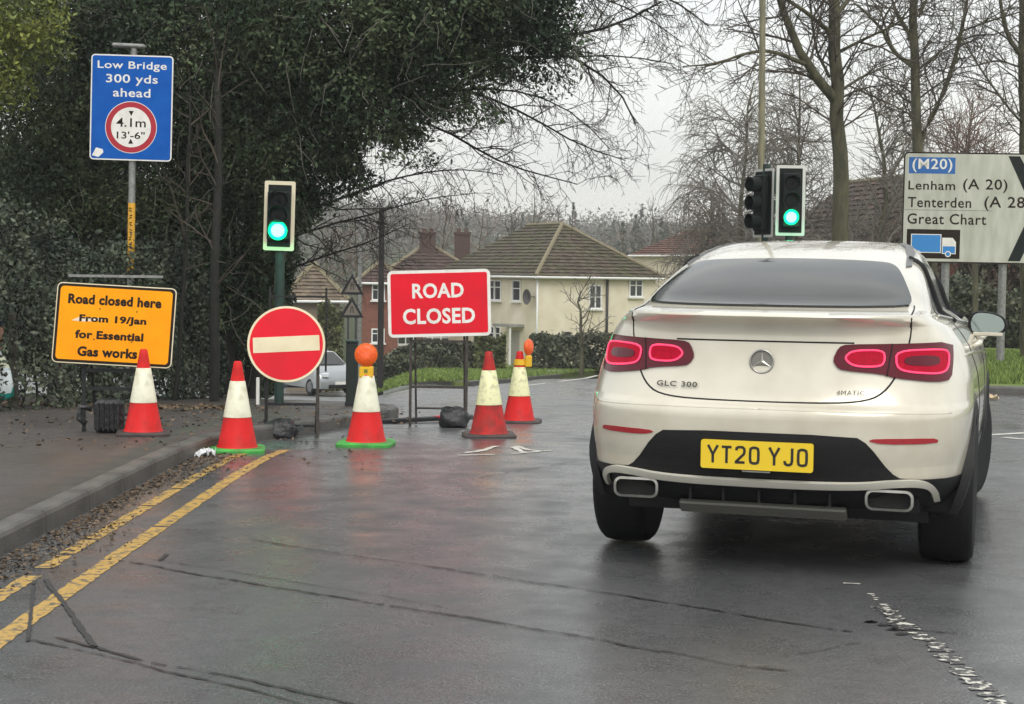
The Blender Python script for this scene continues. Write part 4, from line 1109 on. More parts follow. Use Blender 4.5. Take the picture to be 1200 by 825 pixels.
mb = MB(); mb.box((.0, .16, .25), (.10, .10, .20), bev=.01); mb.box((.0, .16, .62), (.14, .12, .34), bev=.01); mb.build('detector_box', m_gpole, s3).location.z = zc - .3

# --- tall lamp column and cabinet, posts
lc = P(892, 300, 27); lcb = Vector((lc.x, 27, gz(lc.x, 27)))
col_ = empty('lamp_column', lcb, 0, 'tall pale olive lamp column rising behind the traffic lights', 'lamp post')
m_olive = mat('weathered_column', (.24, .22, .13), .6, col2=(.15, .14, .09), nscale=6, stretch=(3, 3, .5))
mb = MB(); mb.tube([(0, 0, -.1), (0, 0, 1.4)], .095, 14); mb.tube([(0, 0, 1.38), (0, 0, 1.5), (-.10, 0, 9.5)], [.095, .06, .045], 14); mb.build('column_shaft', m_olive, col_, smooth=True, angle=40)
mb = MB(); mb.tube([(-.10, 0, 9.3), (-.15, -.1, 9.9), (-.4, -.8, 10.2), (-.5, -1.3, 10.2)], .03, 8); arm = mb.build('bracket_arm', m_olive, col_, smooth=True)
mb = MB(); mb.box((-.55, -1.6, 10.2), (.25, .6, .12), (0, 0, .2), bev=.04); mb.build('lantern', m_galv, col_)
pk = P(421, 400, 44); pkb = Vector((pk.x, 44, gz(pk.x, 44) + .1))
pc = empty('lamp_column', pkb, 0, 'thin grey lamp column behind the warning triangles', 'lamp post')
ht = (P(421, 203, 44) - pkb).z
mb = MB(); mb.tube([(0, 0, -.1), (0, 0, 1.2)], .08, 10); mb.tube([(0, 0, 1.2), (0, 0, ht)], [.055, .035], 10); mb.build('column_shaft', m_galv, pc, smooth=True, angle=40)
mb = MB(); mb.tube([(0, 0, ht), (.05, -.3, ht + .12), (.1, -.6, ht + .15)], .022, 8); mb.box((.12, -.8, ht + .15), (.16, .5, .09), bev=.02); mb.build('lantern', m_galv, pc)
tk = P(447, 300, 42); tkb = Vector((tk.x, 42, gz(tk.x, 42) + .1))
tp_ = empty('telegraph_pole', tkb, 0, 'dark wooden pole left of the red road closed sign', 'utility pole')
mb = MB(); ht = (P(447, 245, 42) - tkb).z; mb.tube([(0, 0, -.1), (.0, 0, ht)], [.085, .07], 12); mb.build('pole_shaft', mat('creosoted_wood', (.025, .022, .02), .8, bump=.4), tp_, smooth=True, angle=40)
# triangles seen in front of the brick house
tr = P(412, 400, 43); trb = Vector((tr.x, 43, gz(tr.x, 43) + .1)); k_ = 43 / F
ts = empty('warning_sign', trb, 0, 'post with two triangular warning signs one above the other', 'road sign')
zA, zB = (P(412, 334, 43) - trb).z, (P(412, 361, 43) - trb).z
for s in (-1, 1):
    mb = MB(); mb.tube([(s * .10, .03, -.1), (s * .10, .03, zB + .1)], .025, 8); mb.build('post', m_bframe, ts, smooth=True)
m_tgrey = mat('triangle_face', (.18, .16, .13), .6)
for z in (zA, zB):
    a_ = 14 * k_; mb = MB(); mb.prism([(-a_, -.8*a_), (a_, -.8*a_), (0, .95*a_)], 0, .012); q = mb.build('triangle', m_bframe, ts); q.location = (0, 0, z)
    mb = MB(); mb.prism([(-a_*.66, -.6*a_), (a_*.66, -.6*a_), (0, .55*a_)], -.004, 0); mb.build('triangle_face', m_tgrey, q)
    mb = MB(); mb.box((-.025, -.005, -.12*a_), (.02, .003, .55*a_), (0, R(8), 0)); mb.box((.03, -.005, -.12*a_), (.02, .003, .55*a_), (0, R(-8), 0)); mb.build('symbol', m_sblk, q)
cb = G(412, 476, .115); cbn = empty('utility_cabinet', cb, R(5), 'dark green cabinet partly hidden by the cone with the orange lamp', 'cabinet')
k_ = cb.y / F
mb = MB(); mb.box((0, .1, 38 * k_), (14 * k_, .22, 74 * k_), bev=.01); mb.build('cabinet_body', mat('cabinet_green', (.010, .018, .015), .6), cbn)
mb = MB(); mb.box((0, .1, 76 * k_), (15.5 * k_, .25, .03), bev=.01); mb.build('lid', m_gpole, cbn)
mb = MB(); mb.box((0, .1, .02), (16 * k_, .26, .05)); mb.build('plinth', m_bframe, cbn)
mp_b = G(302, 474, .115)
o = MB().box((0, 0, .16), (.04, .03, .34), bev=.006).build('marker_post', m_swhite); o.location = mp_b; tag(o, 'short white marker post between the kerbside cone and the no entry sign', 'post')

# --- direction sign
dd = 34.0; c = P(1143, 244, dd); k_ = dd / F; base = Vector((c.x, dd, gz(c.x, dd) + .1))
ds = empty('direction_sign', base, R(-4), 'large white direction sign listing Lenham, Tenterden and Great Chart', 'road sign')
W_, H_ = 168 * k_, 129 * k_; zc = c.z - base.z
m_dw = mat('direction_sign_white', (.56, .56, .50), .5, col2=(.42, .43, .36), nscale=1.6, stretch=(3, 1, .8))
pe = empty('sign_board', (0, 0, zc)); pe.parent = ds; pe.rotation_euler = (0, R(.3), 0)
q = plate_parts(pe, W_, H_, .10, m_dw, m_sblk, .03)
def L_(tx, x0, x1, y0, y1, m=m_sblk, y=-.0045, b=.004):
    ex = lambda v: (v - 1059) * k_ - W_ / 2; ez = lambda v: (244 - v) * k_
    text_obj('lettering', tx, (x1 - x0) * k_, (y1 - y0) * k_, m, q, (ex(x0) + ex(x1)) / 2, (ez(y0) + ez(y1)) / 2, y, bold=b, spacing=1.08)
def bx2(nm, x0, x1, y0, y1, m, y, par=None):
    mb = MB(); mb.prism([((x0-1059)*k_-W_/2, (244-y1)*k_), ((x1-1059)*k_-W_/2, (244-y1)*k_), ((x1-1059)*k_-W_/2, (244-y0)*k_), ((x0-1059)*k_-W_/2, (244-y0)*k_)], y, y + .0015)
    return mb.build(nm, m, par or q)
bx2('motorway_panel', 1065, 1118.5, 185.5, 204.5, mat('sign_mid_blue', (.015, .13, .42), .4), -.0045)
L_('(M20)', 1069, 1115, 187, 203, m_swhite, -.006, .012)
L_('Lenham', 1065, 1119, 213, 223.5, b=.012); L_('(A 20)', 1128, 1179, 210, 226, b=.012); L_('Tenterden', 1065, 1138, 232, 244, b=.012); L_('(A 28)', 1153, 1206, 230, 247, b=.012)
L_('Great Chart', 1065, 1156, 251, 263.5, b=.012)
bx2('panel_joint', 1061, 1163, 246.6, 247.2, mat('joint_grey', (.2, .2, .18), .6), -.0048)
bx2('lorry_panel', 1065, 1126.5, 269.5, 303.5, m_sblk, -.0045)
mb = MB(); ex = lambda v: (v - 1059) * k_ - W_ / 2; ez = lambda v: (244 - v) * k_
mb.prism([(ex(a), ez(b)) for a, b in ((1070, 297), (1105, 297), (1105, 275), (1070, 275))], -.0062, -.0045)
mb.prism([(ex(a), ez(b)) for a, b in ((1106, 298), (1122, 298), (1122, 284), (1118, 279), (1106, 279))], -.0062, -.0045); mb.build('lorry_outline', m_swhite, q)
m_lb = mat('lorry_blue', (.03, .24, .62), .4)
mb = MB(); mb.prism([(ex(a), ez(b)) for a, b in ((1071, 296), (1104, 296), (1104, 276), (1071, 276))], -.0078, -.0062)
mb.prism([(ex(a), ez(b)) for a, b in ((1107, 297), (1121, 297), (1121, 289), (1107, 289))], -.0078, -.0062); mb.build('lorry_symbol', m_lb, q)
for x in (1078, 1113): mb = MB(); mb.prism(circ(3.6 * k_, 16, ex(x), ez(298)), -.0092, -.0078); mb.build('lorry_wheel', m_swhite, q); mb = MB(); mb.prism(circ(2.4 * k_, 16, ex(x), ez(298)), -.0105, -.0092); mb.build('lorry_wheel', m_lb, q)
m_dg = mat('sign_near_black', (.010, .016, .015), .6, spec=.2)
mb = MB(); mb.prism([(ex(a), ez(b)) for a, b in ((1179, 183), (1192, 183), (1225, 240), (1196, 305), (1182, 305), (1208, 244))][::-1], -.006, -.0045); mb.build('chevron', m_dg, q)
for x in (1178, 1112):
    xx = ex(x); mb = MB(); mb.tube([(xx, .14, -.2), (xx, .14, zc + H_/2 - .1)], .085, 12); mb.build('post', m_galv, ds, smooth=True, angle=40)
for zq in (.35, -.35): mb = MB(); mb.box((0, .025, zq * H_), (W_ * .95, .03, .06)); mb.build('rear_rail', m_galv, q)

# --- litter
m_paper = mat('white_paper', (.75, .76, .78), .6)
def crumple(loc, s, label, cat, m, seed, name):
    r_ = random.Random(seed); mb = MB(); n = 7
    vs = [(s[0] * (i / (n-1) - .5) + r_.uniform(-.1, .1) * s[0], s[1] * (j / (n-1) - .5) + r_.uniform(-.1, .1) * s[1], s[2] * r_.random()) for j in range(n) for i in range(n)]
    mb.add(vs, [(j*n+i, j*n+i+1, (j+1)*n+i+1, (j+1)*n+i) for j in range(n-1) for i in range(n-1)])
    o = mb.build(name, m); o.location = loc; o.rotation_euler = (0, 0, r_.random() * 3); return tag(o, label, cat)
crumple(G(235, 536), (.11, .09, .07), 'crumpled white paper left of the green based kerbside cone, left piece', 'litter', m_paper, 3, 'paper_litter')
crumple(G(246, 535), (.09, .08, .08), 'crumpled white paper touching the foot of the green based kerbside cone', 'litter', m_paper, 5, 'paper_litter')
crumple(G(447, 480), (.14, .12, .05), 'pale wrapper on the leaf strewn road behind the orange lamp cone', 'litter', mat('pale_wrapper', (.7, .6, .55), .6), 7, 'wrapper_litter')
crumple(G(1163, 469), (.16, .13, .09), 'pale tan rubble lump in the gutter beside the right verge', 'rubble', mat('tan_rubble', (.6, .48, .32), .8), 9, 'rubble_lump')
sl_ = G(654, 436, .1); o = MB().box((0, 0, .02), (.9, .9, .05), bev=.01).build('drain_cover', mat('pale_concrete', (.42, .42, .38), .8)); o.location = sl_; tag(o, 'pale square drain cover set in the far grass verge', 'drain cover')

# --- person at the left edge with a carrier bag
m_navy = mat('navy_coat', (.012, .014, .04), .8, bump=.4, bscale=40)
m_trs = mat('dark_trousers', (.012, .013, .016), .85)
m_skin = mat('skin', (.42, .24, .17), .5)
hand = P(1, 399, 17.0); pg = gz(-5.6, 17) + .115
def skin_fig(name, J, E, rad, m, parent, sub=2):
    me = bpy.data.meshes.new(name); me.from_pydata([tuple(j) for j in J], E, []); me.update()
    o = link(name, me, parent, m); md = o.modifiers.new('skin', 'SKIN'); md.use_smooth_shade = True
    for i, r_ in enumerate(rad): me.skin_vertices[0].data[i].radius = (r_, r_) if not isinstance(r_, tuple) else r_
    me.skin_vertices[0].data[0].use_root = True
    s_ = o.modifiers.new('sub', 'SUBSURF'); s_.levels = sub; s_.render_levels = sub; return o
px0 = hand.x - .30
pe_ = empty('person', (px0, 17.0, pg), R(-20), 'person in a navy coat and dark trousers walking at the left edge', 'person')
hl = Matrix.Rotation(R(20), 3, 'Z') @ (hand - Vector((px0, 17.0, pg)))
J = [(0,0,.95),(0,0,1.12),(0,.01,1.30),(0,.01,1.43),(0,.0,1.50),(0,-.01,1.60),(0,-.01,1.69),
     (.19,.0,1.40),(.25,.02,1.14),tuple(hl + Vector((0, 0, .10))),tuple(hl),
     (-.19,0,1.40),(-.25,.03,1.14),(-.24,-.06,.90),(-.23,-.09,.80),
     (.10,0,.88),(.11,-.08,.50),(.11,-.02,.09),(.12,-.15,.045),
     (-.10,0,.88),(-.11,.06,.50),(-.11,.20,.10),(-.12,.08,.045)]
E = [(0,1),(1,2),(2,3),(3,4),(4,5),(5,6),(3,7),(7,8),(8,9),(9,10),(3,11),(11,12),(12,13),(13,14),(0,15),(15,16),(16,17),(17,18),(0,19),(19,20),(20,21),(21,22)]
rad = [(.15,.12),(.145,.11),(.16,.12),(.09,.08),.055,(.08,.095),(.065,.08),.062,.048,.034,.030,.062,.048,.034,.030,.095,.062,.045,.035,.095,.062,.045,.035]
bd = skin_fig('body', J, E, rad, m_skin, pe_)
cj = [(0,0,.80),(0,0,.98),(0,0,1.14),(0,.01,1.30),(0,.01,1.44),(.19,.0,1.405),(.25,.02,1.14),tuple(hl + Vector((0, 0, .13))),(-.19,0,1.405),(-.25,.03,1.14),(-.24,-.055,.93)]
ce = [(0,1),(1,2),(2,3),(3,4),(3,5),(5,6),(6,7),(3,8),(8,9),(9,10)]
skin_fig('coat', cj, ce, [(.19,.155),(.185,.15),(.175,.14),(.19,.145),(.085,.085),.085,.07,.05,.085,.07,.05], m_navy, pe_)
tj = [(0,0,.90),(.10,0,.86),(.11,-.08,.50),(.11,-.02,.12),(-.10,0,.86),(-.11,.06,.50),(-.11,.20,.13)]
skin_fig('trousers', tj, [(0,1),(1,2),(2,3),(0,4),(4,5),(5,6)], [(.16,.13),.105,.075,.062,.105,.075,.062], m_trs, pe_)
for x, y in ((.12, -.07), (-.12, .15)):
    mb = MB(); mb.box((x, y, .045), (.10, .28, .09), bev=.03); mb.build('shoe', m_bframe, pe_)
mb = MB(); mb.lathe([(.0, .125), (.06, .115), (.095, .07), (.105, .0), (.10, -.04), (.085, -.06)], 20, Matrix.Translation((0, .012, 1.67))); mb.build('hair', mat('dark_hair', (.03, .02, .015), .7), pe_, smooth=True)
for s in (-1, 1):
    mb = MB(); mb.lathe([(.0, .012), (.010, .006), (.012, 0)], 10, Matrix.Translation((s*.032, -.098, 1.64)) @ Matrix.Rotation(math.pi/2, 4, 'X')); mb.build('eye', m_swhite, pe_, smooth=True)
mb = MB(); mb.add([(-.012,-.10,1.60),(.012,-.10,1.60),(0,-.10,1.645),(0,-.128,1.605)], [(0,1,3),(1,2,3),(2,0,3)]); mb.build('nose', m_skin, pe_)
mb = MB(); mb.box((0, -.098, 1.575), (.045, .008, .010)); mb.build('mouth', mat('lips', (.3, .1, .09), .5), pe_)
for hb, sg in ((hl, 1), (Vector((-.23, -.09, .80)), -1)):
    for i in range(4):
        x = -.025 + .016 * i; ln_ = (.07, .08, .078, .062)[i]
        skin_fig('finger', [tuple(hb + Vector((x, -.005, -.02))), tuple(hb + Vector((x, -.028, -.05))), tuple(hb + Vector((x, -.012, -.02 - ln_)))], [(0,1),(1,2)], [.009,.0085,.007], m_skin, pe_, 1)
    skin_fig('thumb', [tuple(hb + Vector((-.03*sg, -.01, .0))), tuple(hb + Vector((-.045*sg, -.03, -.03))), tuple(hb + Vector((-.03*sg, -.04, -.055)))], [(0,1),(1,2)], [.011,.010,.008], m_skin, pe_, 1)
# carrier bag
def bagmat():
    m = bpy.data.materials.new('printed_carrier'); m.use_nodes = True; n = m.node_tree; b = n.nodes['Principled BSDF']
    T = n.nodes.new('ShaderNodeTexCoord'); s_ = n.nodes.new('ShaderNodeSeparateXYZ'); n.links.new(T.outputs['Object'], s_.inputs[0])
    z = n.nodes.new('ShaderNodeTexNoise'); z.inputs['Scale'].default_value = 6; n.links.new(T.outputs['Object'], z.inputs['Vector'])
    a = n.nodes.new('ShaderNodeMath'); a.operation = 'MULTIPLY_ADD'; n.links.new(z.outputs['Fac'], a.inputs[0]); a.inputs[1].default_value = .3; n.links.new(s_.outputs['Z'], a.inputs[2])
    r = n.nodes.new('ShaderNodeValToRGB'); n.links.new(a.outputs[0], r.inputs['Fac'])
    e = r.color_ramp.elements; r.color_ramp.interpolation = 'CONSTANT'
    e[0].position = 0; e[0].color = (.02, .35, .30, 1); e[1].position = .02; e[1].color = (.02, .35, .30, 1)
    for p_, c_ in ((.26, (.75, .82, .84, 1)), (.50, (.8, .82, .6, 1)), (.62, (.8, .84, .84, 1))): q_ = e.new(p_); q_.color = c_
    n.links.new(r.outputs['Color'], b.inputs['Base Color']); b.inputs['Roughness'].default_value = .35; return m
mb = MB(); nu = 20
for j, (z, w, d) in enumerate(((0, .13, .09), (.03, .18, .12), (.15, .185, .13), (.32, .16, .11), (.44, .11, .07), (.52, .05, .03))):
    for i in range(nu):
        a = 2*math.pi*i/nu; k = 1 + .06 * math.sin(5*a + j) + .04 * math.sin(9*a + 2*j)
        mb.v.append(Vector((abs(math.cos(a))**.7 * math.copysign(w, math.cos(a)) * k, abs(math.sin(a))**.7 * math.copysign(d, math.sin(a)) * k, z)))
for j in range(5):
    for i in range(nu): q_ = (i+1) % nu; mb.f.append([j*nu+i, j*nu+q_, (j+1)*nu+q_, (j+1)*nu+i]); mb.m.append(0)
mb.f.append(list(range(nu))[::-1]); mb.m.append(0)
bagp = hand + Vector((-.055, -.03, -.62)); be = empty('carrier_bag', bagp, R(10), 'white and teal carrier bag held low at the left edge of the picture', 'bag')
mb.build('bag_body', bagmat(), be, smooth=True)
for yy in (-.02, .02): mb = MB(); mb.tube([(-.04, yy, .49), (.0, yy*.4, .565), (.045, 0, .585), (.04, yy, .49)], .008, 6); mb.build('handle', m_swhite, be, smooth=True)
# ------------------------------------------------------------------ trees, hedges
m_bark = mat('bark_olive', (.115, .105, .06), .85, col2=(.05, .05, .03), nscale=9, bump=.8, bscale=30, stretch=(1, 1, .25))
m_bark2 = mat('bark_dark', (.018, .018, .014), .9, col2=(.010, .011, .008), nscale=9, bump=.6, bscale=30)
m_twig = mat('bare_twigs', (.085, .07, .055), .85, island=.3)
m_twig_r = mat('reddish_twigs', (.17, .115, .095), .85, island=.35)
m_twig_g = mat('pale_twigs', (.17, .155, .13), .85, island=.3)
m_leaf = mat('evergreen_leaves', (.026, .046, .025), .6, spec=.25, col2=(.082, .112, .054), nscale=.9, lo=.42, hi=.62, island=.75)
m_leaf2 = mat('yellowing_leaves', (.24, .26, .05), .5, col2=(.10, .14, .04), nscale=2, island=.7)
m_ivy = mat('ivy_leaves', (.032, .046, .032), .5, spec=.3, col2=(.088, .105, .068), nscale=1.3, lo=.42, hi=.62, island=.8)
m_hedge = mat('hedge_leaves', (.06, .08, .045), .6, col2=(.10, .105, .06), nscale=1.2, island=.6)
m_shrub = mat('shrub_leaves', (.07, .085, .025), .6, col2=(.10, .11, .03), nscale=2, island=.6)

def tubes(name, T, m, parent=None, sides=3):
    """T: list of (pts (k,3), r0, r1); all branches of one tree as one mesh"""
    groups = {}
    for p, a, b in T: groups.setdefault(len(p), []).append((p, a, b))
    Vs, Qs, base = [], [], 0
    for k, L_ in groups.items():
        A = np.array([q[0] for q in L_], float); r0 = np.array([q[1] for q in L_]); r1 = np.array([q[2] for q in L_]); N = len(L_)
        t = np.gradient(A, axis=1); t /= np.maximum(np.linalg.norm(t, axis=2, keepdims=True), 1e-9)
        ref = np.where(np.abs(t[..., 2:3]) < .9, np.array([0, 0, 1.]), np.array([1., 0, 0]))
        a = np.cross(t, ref); a /= np.linalg.norm(a, axis=2, keepdims=True); b = np.cross(t, a)
        s = sides if r0.max() < .05 else 10
        rr = r0[:, None] + (r1 - r0)[:, None] * np.linspace(0, 1, k)[None]
        w = 2 * np.pi * np.arange(s) / s
        V = A[:, :, None] + rr[:, :, None, None] * (a[:, :, None] * np.cos(w)[None, None, :, None] + b[:, :, None] * np.sin(w)[None, None, :, None])
        idx = base + np.arange(N * k * s).reshape(N, k, s); nx = np.roll(idx, -1, axis=2)
        Q = np.stack([idx[:, :-1], nx[:, :-1], nx[:, 1:], idx[:, 1:]], -1).reshape(-1, 4)
        Vs.append(V.reshape(-1, 3)); Qs.append(Q); base += N * k * s
    return fast_mesh(name, np.concatenate(Vs), np.concatenate(Qs), m, parent, smooth=True)
def branch(rs, p, d, ln, n, wob, trop):
    pts = [np.array(p, float)]; d = np.array(d, float); d /= np.linalg.norm(d)
    for _ in range(n):
        d = d + rs.randn(3) * wob + np.array([0, 0, trop]); d /= np.linalg.norm(d)
        pts.append(pts[-1] + d * ln / n)
    return np.array(pts)
def ramify(rs, pts, r0, r1, level, maxl, out, dens, lens, trop, ang=(35, 65), start=.2, rmin=.0035, wob=.16):
    """children along a parent limb"""
    seg = np.linalg.norm(np.diff(pts, axis=0), axis=1); tot = seg.sum(); acc = np.concatenate([[0], np.cumsum(seg)])
    n = max(1, int(tot * dens[level] * rs.uniform(.8, 1.2)))
    for i in range(n):
        u = start + (1 - start) * (i + rs.rand()) / n; s = u * tot
        j = min(np.searchsorted(acc, s), len(pts) - 1); j = max(1, j); f = (s - acc[j-1]) / max(seg[j-1], 1e-6)
        p = pts[j-1] + (pts[j] - pts[j-1]) * f; t = (pts[j] - pts[j-1]) / seg[j-1]
        rp_ = r0 + (r1 - r0) * u
        q = rs.randn(3); q -= q.dot(t) * t; q /= np.linalg.norm(q); a = R(rs.uniform(*ang))
        d = t * math.cos(a) + q * math.sin(a)
        ln = lens[level] * rs.uniform(.5, 1.2) * (1.15 - .55 * u)
        k = (4, 4, 3, 3)[level]
        b = branch(rs, p, d, ln, k, wob, trop[level])
        ra = max(rmin, min(rp_ * .7, ln * .014 + rmin)); rb = max(rmin * .6, ra * .35)
        out.append((b, ra, rb))
        if level < maxl: ramify(rs, b, ra, rb, level + 1, maxl, out, dens, lens, trop, ang, .15, rmin, wob)
def poly3(pts, d, dj=None):
    """pixel outline of a limb placed at its distance"""
    return np.array([P(x, y, d + (dj[i] if dj else 0)) for i, (x, y) in enumerate(pts)])
def fine(pts, n, rs, amp=.02):
    P_ = np.array(pts); acc = np.concatenate([[0], np.cumsum(np.linalg.norm(np.diff(P_, axis=0), axis=1))])
    s = np.linspace(0, acc[-1], n); o = np.stack([np.interp(s, acc, P_[:, i]) for i in range(3)], 1)
    # light smoothing
    for _ in range(2): o[1:-1] = (o[:-2] + o[1:-1] * 2 + o[2:]) / 4
    o[1:-1] += rs.randn(n - 2, 3) * amp; return o
def bare_tree(name, label, limbs, d, seed, dens, lens, trop, maxl=3, bark=None, twig=None, group=None, rmin=.004, base_lift=0, wob=.16, sides=3):
    """limbs: list of (pixel points, r0, r1, depth offsets or None); the first is the trunk from its foot"""
    rs = np.random.RandomState(seed); bark = bark or m_bark; twig = twig or m_twig
    foot = poly3(limbs[0][0][:1], d)[0]; zb = gz(foot[0], foot[1]) + base_lift
    e = empty(name, tuple(foot[:2]) + (zb,), 0, label, 'tree', group)
    big, out = [], []
    for i, (pp, r0, r1, dj) in enumerate(limbs):
        pl_ = poly3(pp, d, dj)
        if i == 0: pl_ = np.concatenate([[[foot[0], foot[1], zb - .2]], pl_[1:] if len(pl_) > 2 else pl_[1:]])
        f = fine(pl_, 14, rs, r0 * .1); big.append((f, r0, r1))
        ramify(rs, f, r0, r1, 0, maxl, out, dens, lens, trop, start=(.55 if i == 0 else .15), rmin=rmin, wob=wob)
    inv = np.array([foot[0], foot[1], zb])
    big = [(p - inv, a, b) for p, a, b in big]; out = [(p - inv, a, b) for p, a, b in out]
    # flared trunk foot
    tubes('trunk', big[:1], bark, e)
    for k_ in range(1, len(big)): tubes('limb', big[k_:k_+1], bark, e)
    if out: tubes('crown', out, twig, e, sides)
    return e
nleaf_total = 0
def clump_leaves(rs, clumps, per_m2, thick=.55):
    """points near the surfaces of ellipsoid clumps: (centre, radii)"""
    C = []
    for cl in clumps:
        c, r = cl[:2]; q_ = cl[2] if len(cl) > 2 else 1
        r = np.array(r); area = 4 * np.pi * ((r[0]*r[1])**1.6/3 + (r[0]*r[2])**1.6/3 + (r[1]*r[2])**1.6/3) ** (1/1.6)
        n = int(area * per_m2 * q_); u = rs.randn(n, 3); u /= np.linalg.norm(u, axis=1)[:, None]
        rad = 1 - thick * rs.rand(n) ** 1.6; rad += .13 * np.sin(u[:, 0] * 9 + c[0]) * np.sin(u[:, 2] * 8 + c[2]) + .07 * np.sin(u[:, 0] * 19 + c[2]) * np.sin(u[:, 2] * 17 + c[0]) + rs.randn(n) * .075
        C.append(np.array(c) + u * r * rad[:, None])
    return np.concatenate(C)
def leafy(name, label, foot, clumps, per, size, m, seed, trunk=None, cat='tree', group=None, sprigs=0, bark=None, extra=None):
    rs = np.random.RandomState(seed); e = empty(name, foot, 0, label, cat, group); f = np.array(foot)
    C = clump_leaves(rs, clumps, per) - f
    leaf_mesh('crown', C, size, m, rs, parent=e, asp=(.22, .55))
    if trunk:
        T = []
        for pts, a, b in trunk: T.append((fine(np.array(pts) - f, 10, rs, .03), a, b))
        for k_ in range(len(T)): tubes('trunk' if k_ == 0 else 'limb', T[k_:k_+1], bark or m_bark2, e)
    if sprigs:
        out = []
        for cl in clumps:
            c, r = cl[:2]
            for _ in range(int(sprigs * r[0] * r[2])):
                u = rs.randn(3); u /= np.linalg.norm(u); p = np.array(c) - f + u * np.array(r) * .92
                d_ = u + np.array([0, 0, -.3]); out.append((branch(rs, p, d_, rs.uniform(.3, 1.1), 4, .25, -.08), .0055, .003))
        tubes('sprigs', out, m_twig_g, e)['kind'] = 'stuff'
    return e
def pc(px, py, d, r, q=1): return (tuple(P(px, py, d)), r, q)

# big dark evergreens on the left, ivy grown
def foot_at(px, d, lift=.1): x = P(px, 300, d).x; return (x, d, gz(x, d) + lift)
f1 = foot_at(262, 24)
leafy('evergreen_tree', 'tall dark evergreen right behind the left traffic light, overhanging the road', f1,
      [pc(250, 60, 23.5, (1.8, 1.8, 1.6)), pc(390, 30, 23, (1.6, 1.6, 1.3)), pc(330, 160, 23.5, (1.3, 1.4, 1.2)), pc(500, 10, 22, (1.15, 1.3, .9)), pc(600, -15, 21.5, (.9, 1.1, .7)),
       pc(440, 120, 22.5, (.95, 1.1, .62), .6), pc(535, 70, 22, (.75, .9, .5), .6), pc(600, 78, 21.6, (.42, .5, .22), .4), pc(640, 45, 21.4, (.42, .5, .28), .7), pc(520, 120, 22, (.42, .5, .25), .35), pc(395, 185, 23, (.42, .6, .34), .45), pc(470, 160, 22.5, (.35, .5, .22), .3),
       pc(345, 235, 23.6, (.38, .6, .5), .8), pc(318, 270, 24, (.42, .7, .95)), pc(300, 350, 24.2, (.55, .6, 1.0)), pc(425, 210, 23, (.3, .3, .16), .22), pc(560, 135, 21.8, (.5, .4, .2), .16), pc(640, 100, 21.5, (.4, .3, .22), .15), pc(480, 185, 22.4, (.5, .4, .16), .13), pc(660, 60, 21.3, (.4, .3, .35), .16),
       pc(300, -140, 24, (2.6, 2.6, 1.6), .25), pc(480, -150, 23, (1.9, 2.2, 1.4), .3), pc(650, -70, 22, (.6, 1, .6), .5)],
      1300, .038, m_leaf, 1, [([(f1[0], f1[1], f1[2]-.2), tuple(P(264, 300, 24)), tuple(P(266, 60, 24)), tuple(P(272, -150, 24))], .2, .1),
                            ([tuple(P(264, 200, 24)), tuple(P(330, 90, 23.5)), tuple(P(500, 40, 22.5))], .12, .05), ([tuple(P(264, 120, 24)), tuple(P(400, 0, 23)), tuple(P(620, -30, 22))], .11, .04)], sprigs=55)
f2 = foot_at(70, 23)
leafy('evergreen_tree', 'dark evergreen behind the blue low bridge sign', f2,
      [pc(100, 90, 23.6, (1.5, 1.5, 1.4)), pc(150, 220, 23.8, (1.3, 1.2, 1.0)), pc(40, 230, 23.2, (1.1, 1.1, 1.0)), pc(215, 300, 23.6, (.8, .8, 1.2)), pc(120, -100, 24, (2.2, 2.2, 1.5), .3), pc(120, 340, 23.6, (1.3, .7, .9), .7)],
      1250, .034, m_leaf, 2, [([(f2[0], f2[1], f2[2]-.2), tuple(P(85, 250, 23.5)), tuple(P(95, 0, 23.6))], .2, .1)], sprigs=40)
f3 = foot_at(-40, 20.5)
leafy('broadleaf_tree', 'yellow green leaved tree at the top left corner', f3,
      [pc(20, 10, 20.5, (.65, .8, .45), .7), pc(-40, 60, 20.5, (.75, .8, .7), .8), pc(45, 55, 20.8, (.45, .5, .3), .45), pc(10, 100, 20.8, (.35, .5, .35), .45), pc(-60, -60, 20.5, (1.3, 1.2, .9), .4), pc(60, -50, 20.8, (.7, .8, .5), .5)],
      900, .036, m_leaf2, 3, [([(f3[0], f3[1], f3[2]-.2), tuple(P(-38, 200, 20.5)), tuple(P(-30, -40, 20.5))], .12, .06)], bark=m_bark)
f4 = foot_at(120, 28)
leafy('evergreen_tree', 'shadowy evergreen further back between the amber notice and left traffic light', f4,
      [pc(250, 360, 27.5, (1.3, 1.0, 1.5)), pc(130, 330, 28, (1.8, 1.2, 1.8)), pc(30, 300, 28, (1.9, 1.3, 2.0)), pc(280, 200, 28, (1.2, 1.2, 1.6)), pc(320, 330, 27, (.35, .5, .9)), pc(10, 120, 28, (2.2, 1.5, 2.0), .6), pc(180, 60, 28, (2.6, 1.5, 2.0), .6)],
      420, .06, m_leaf, 4, [([(f4[0], f4[1], f4[2]-.2), tuple(P(120, 100, 28))], .2, .1)])
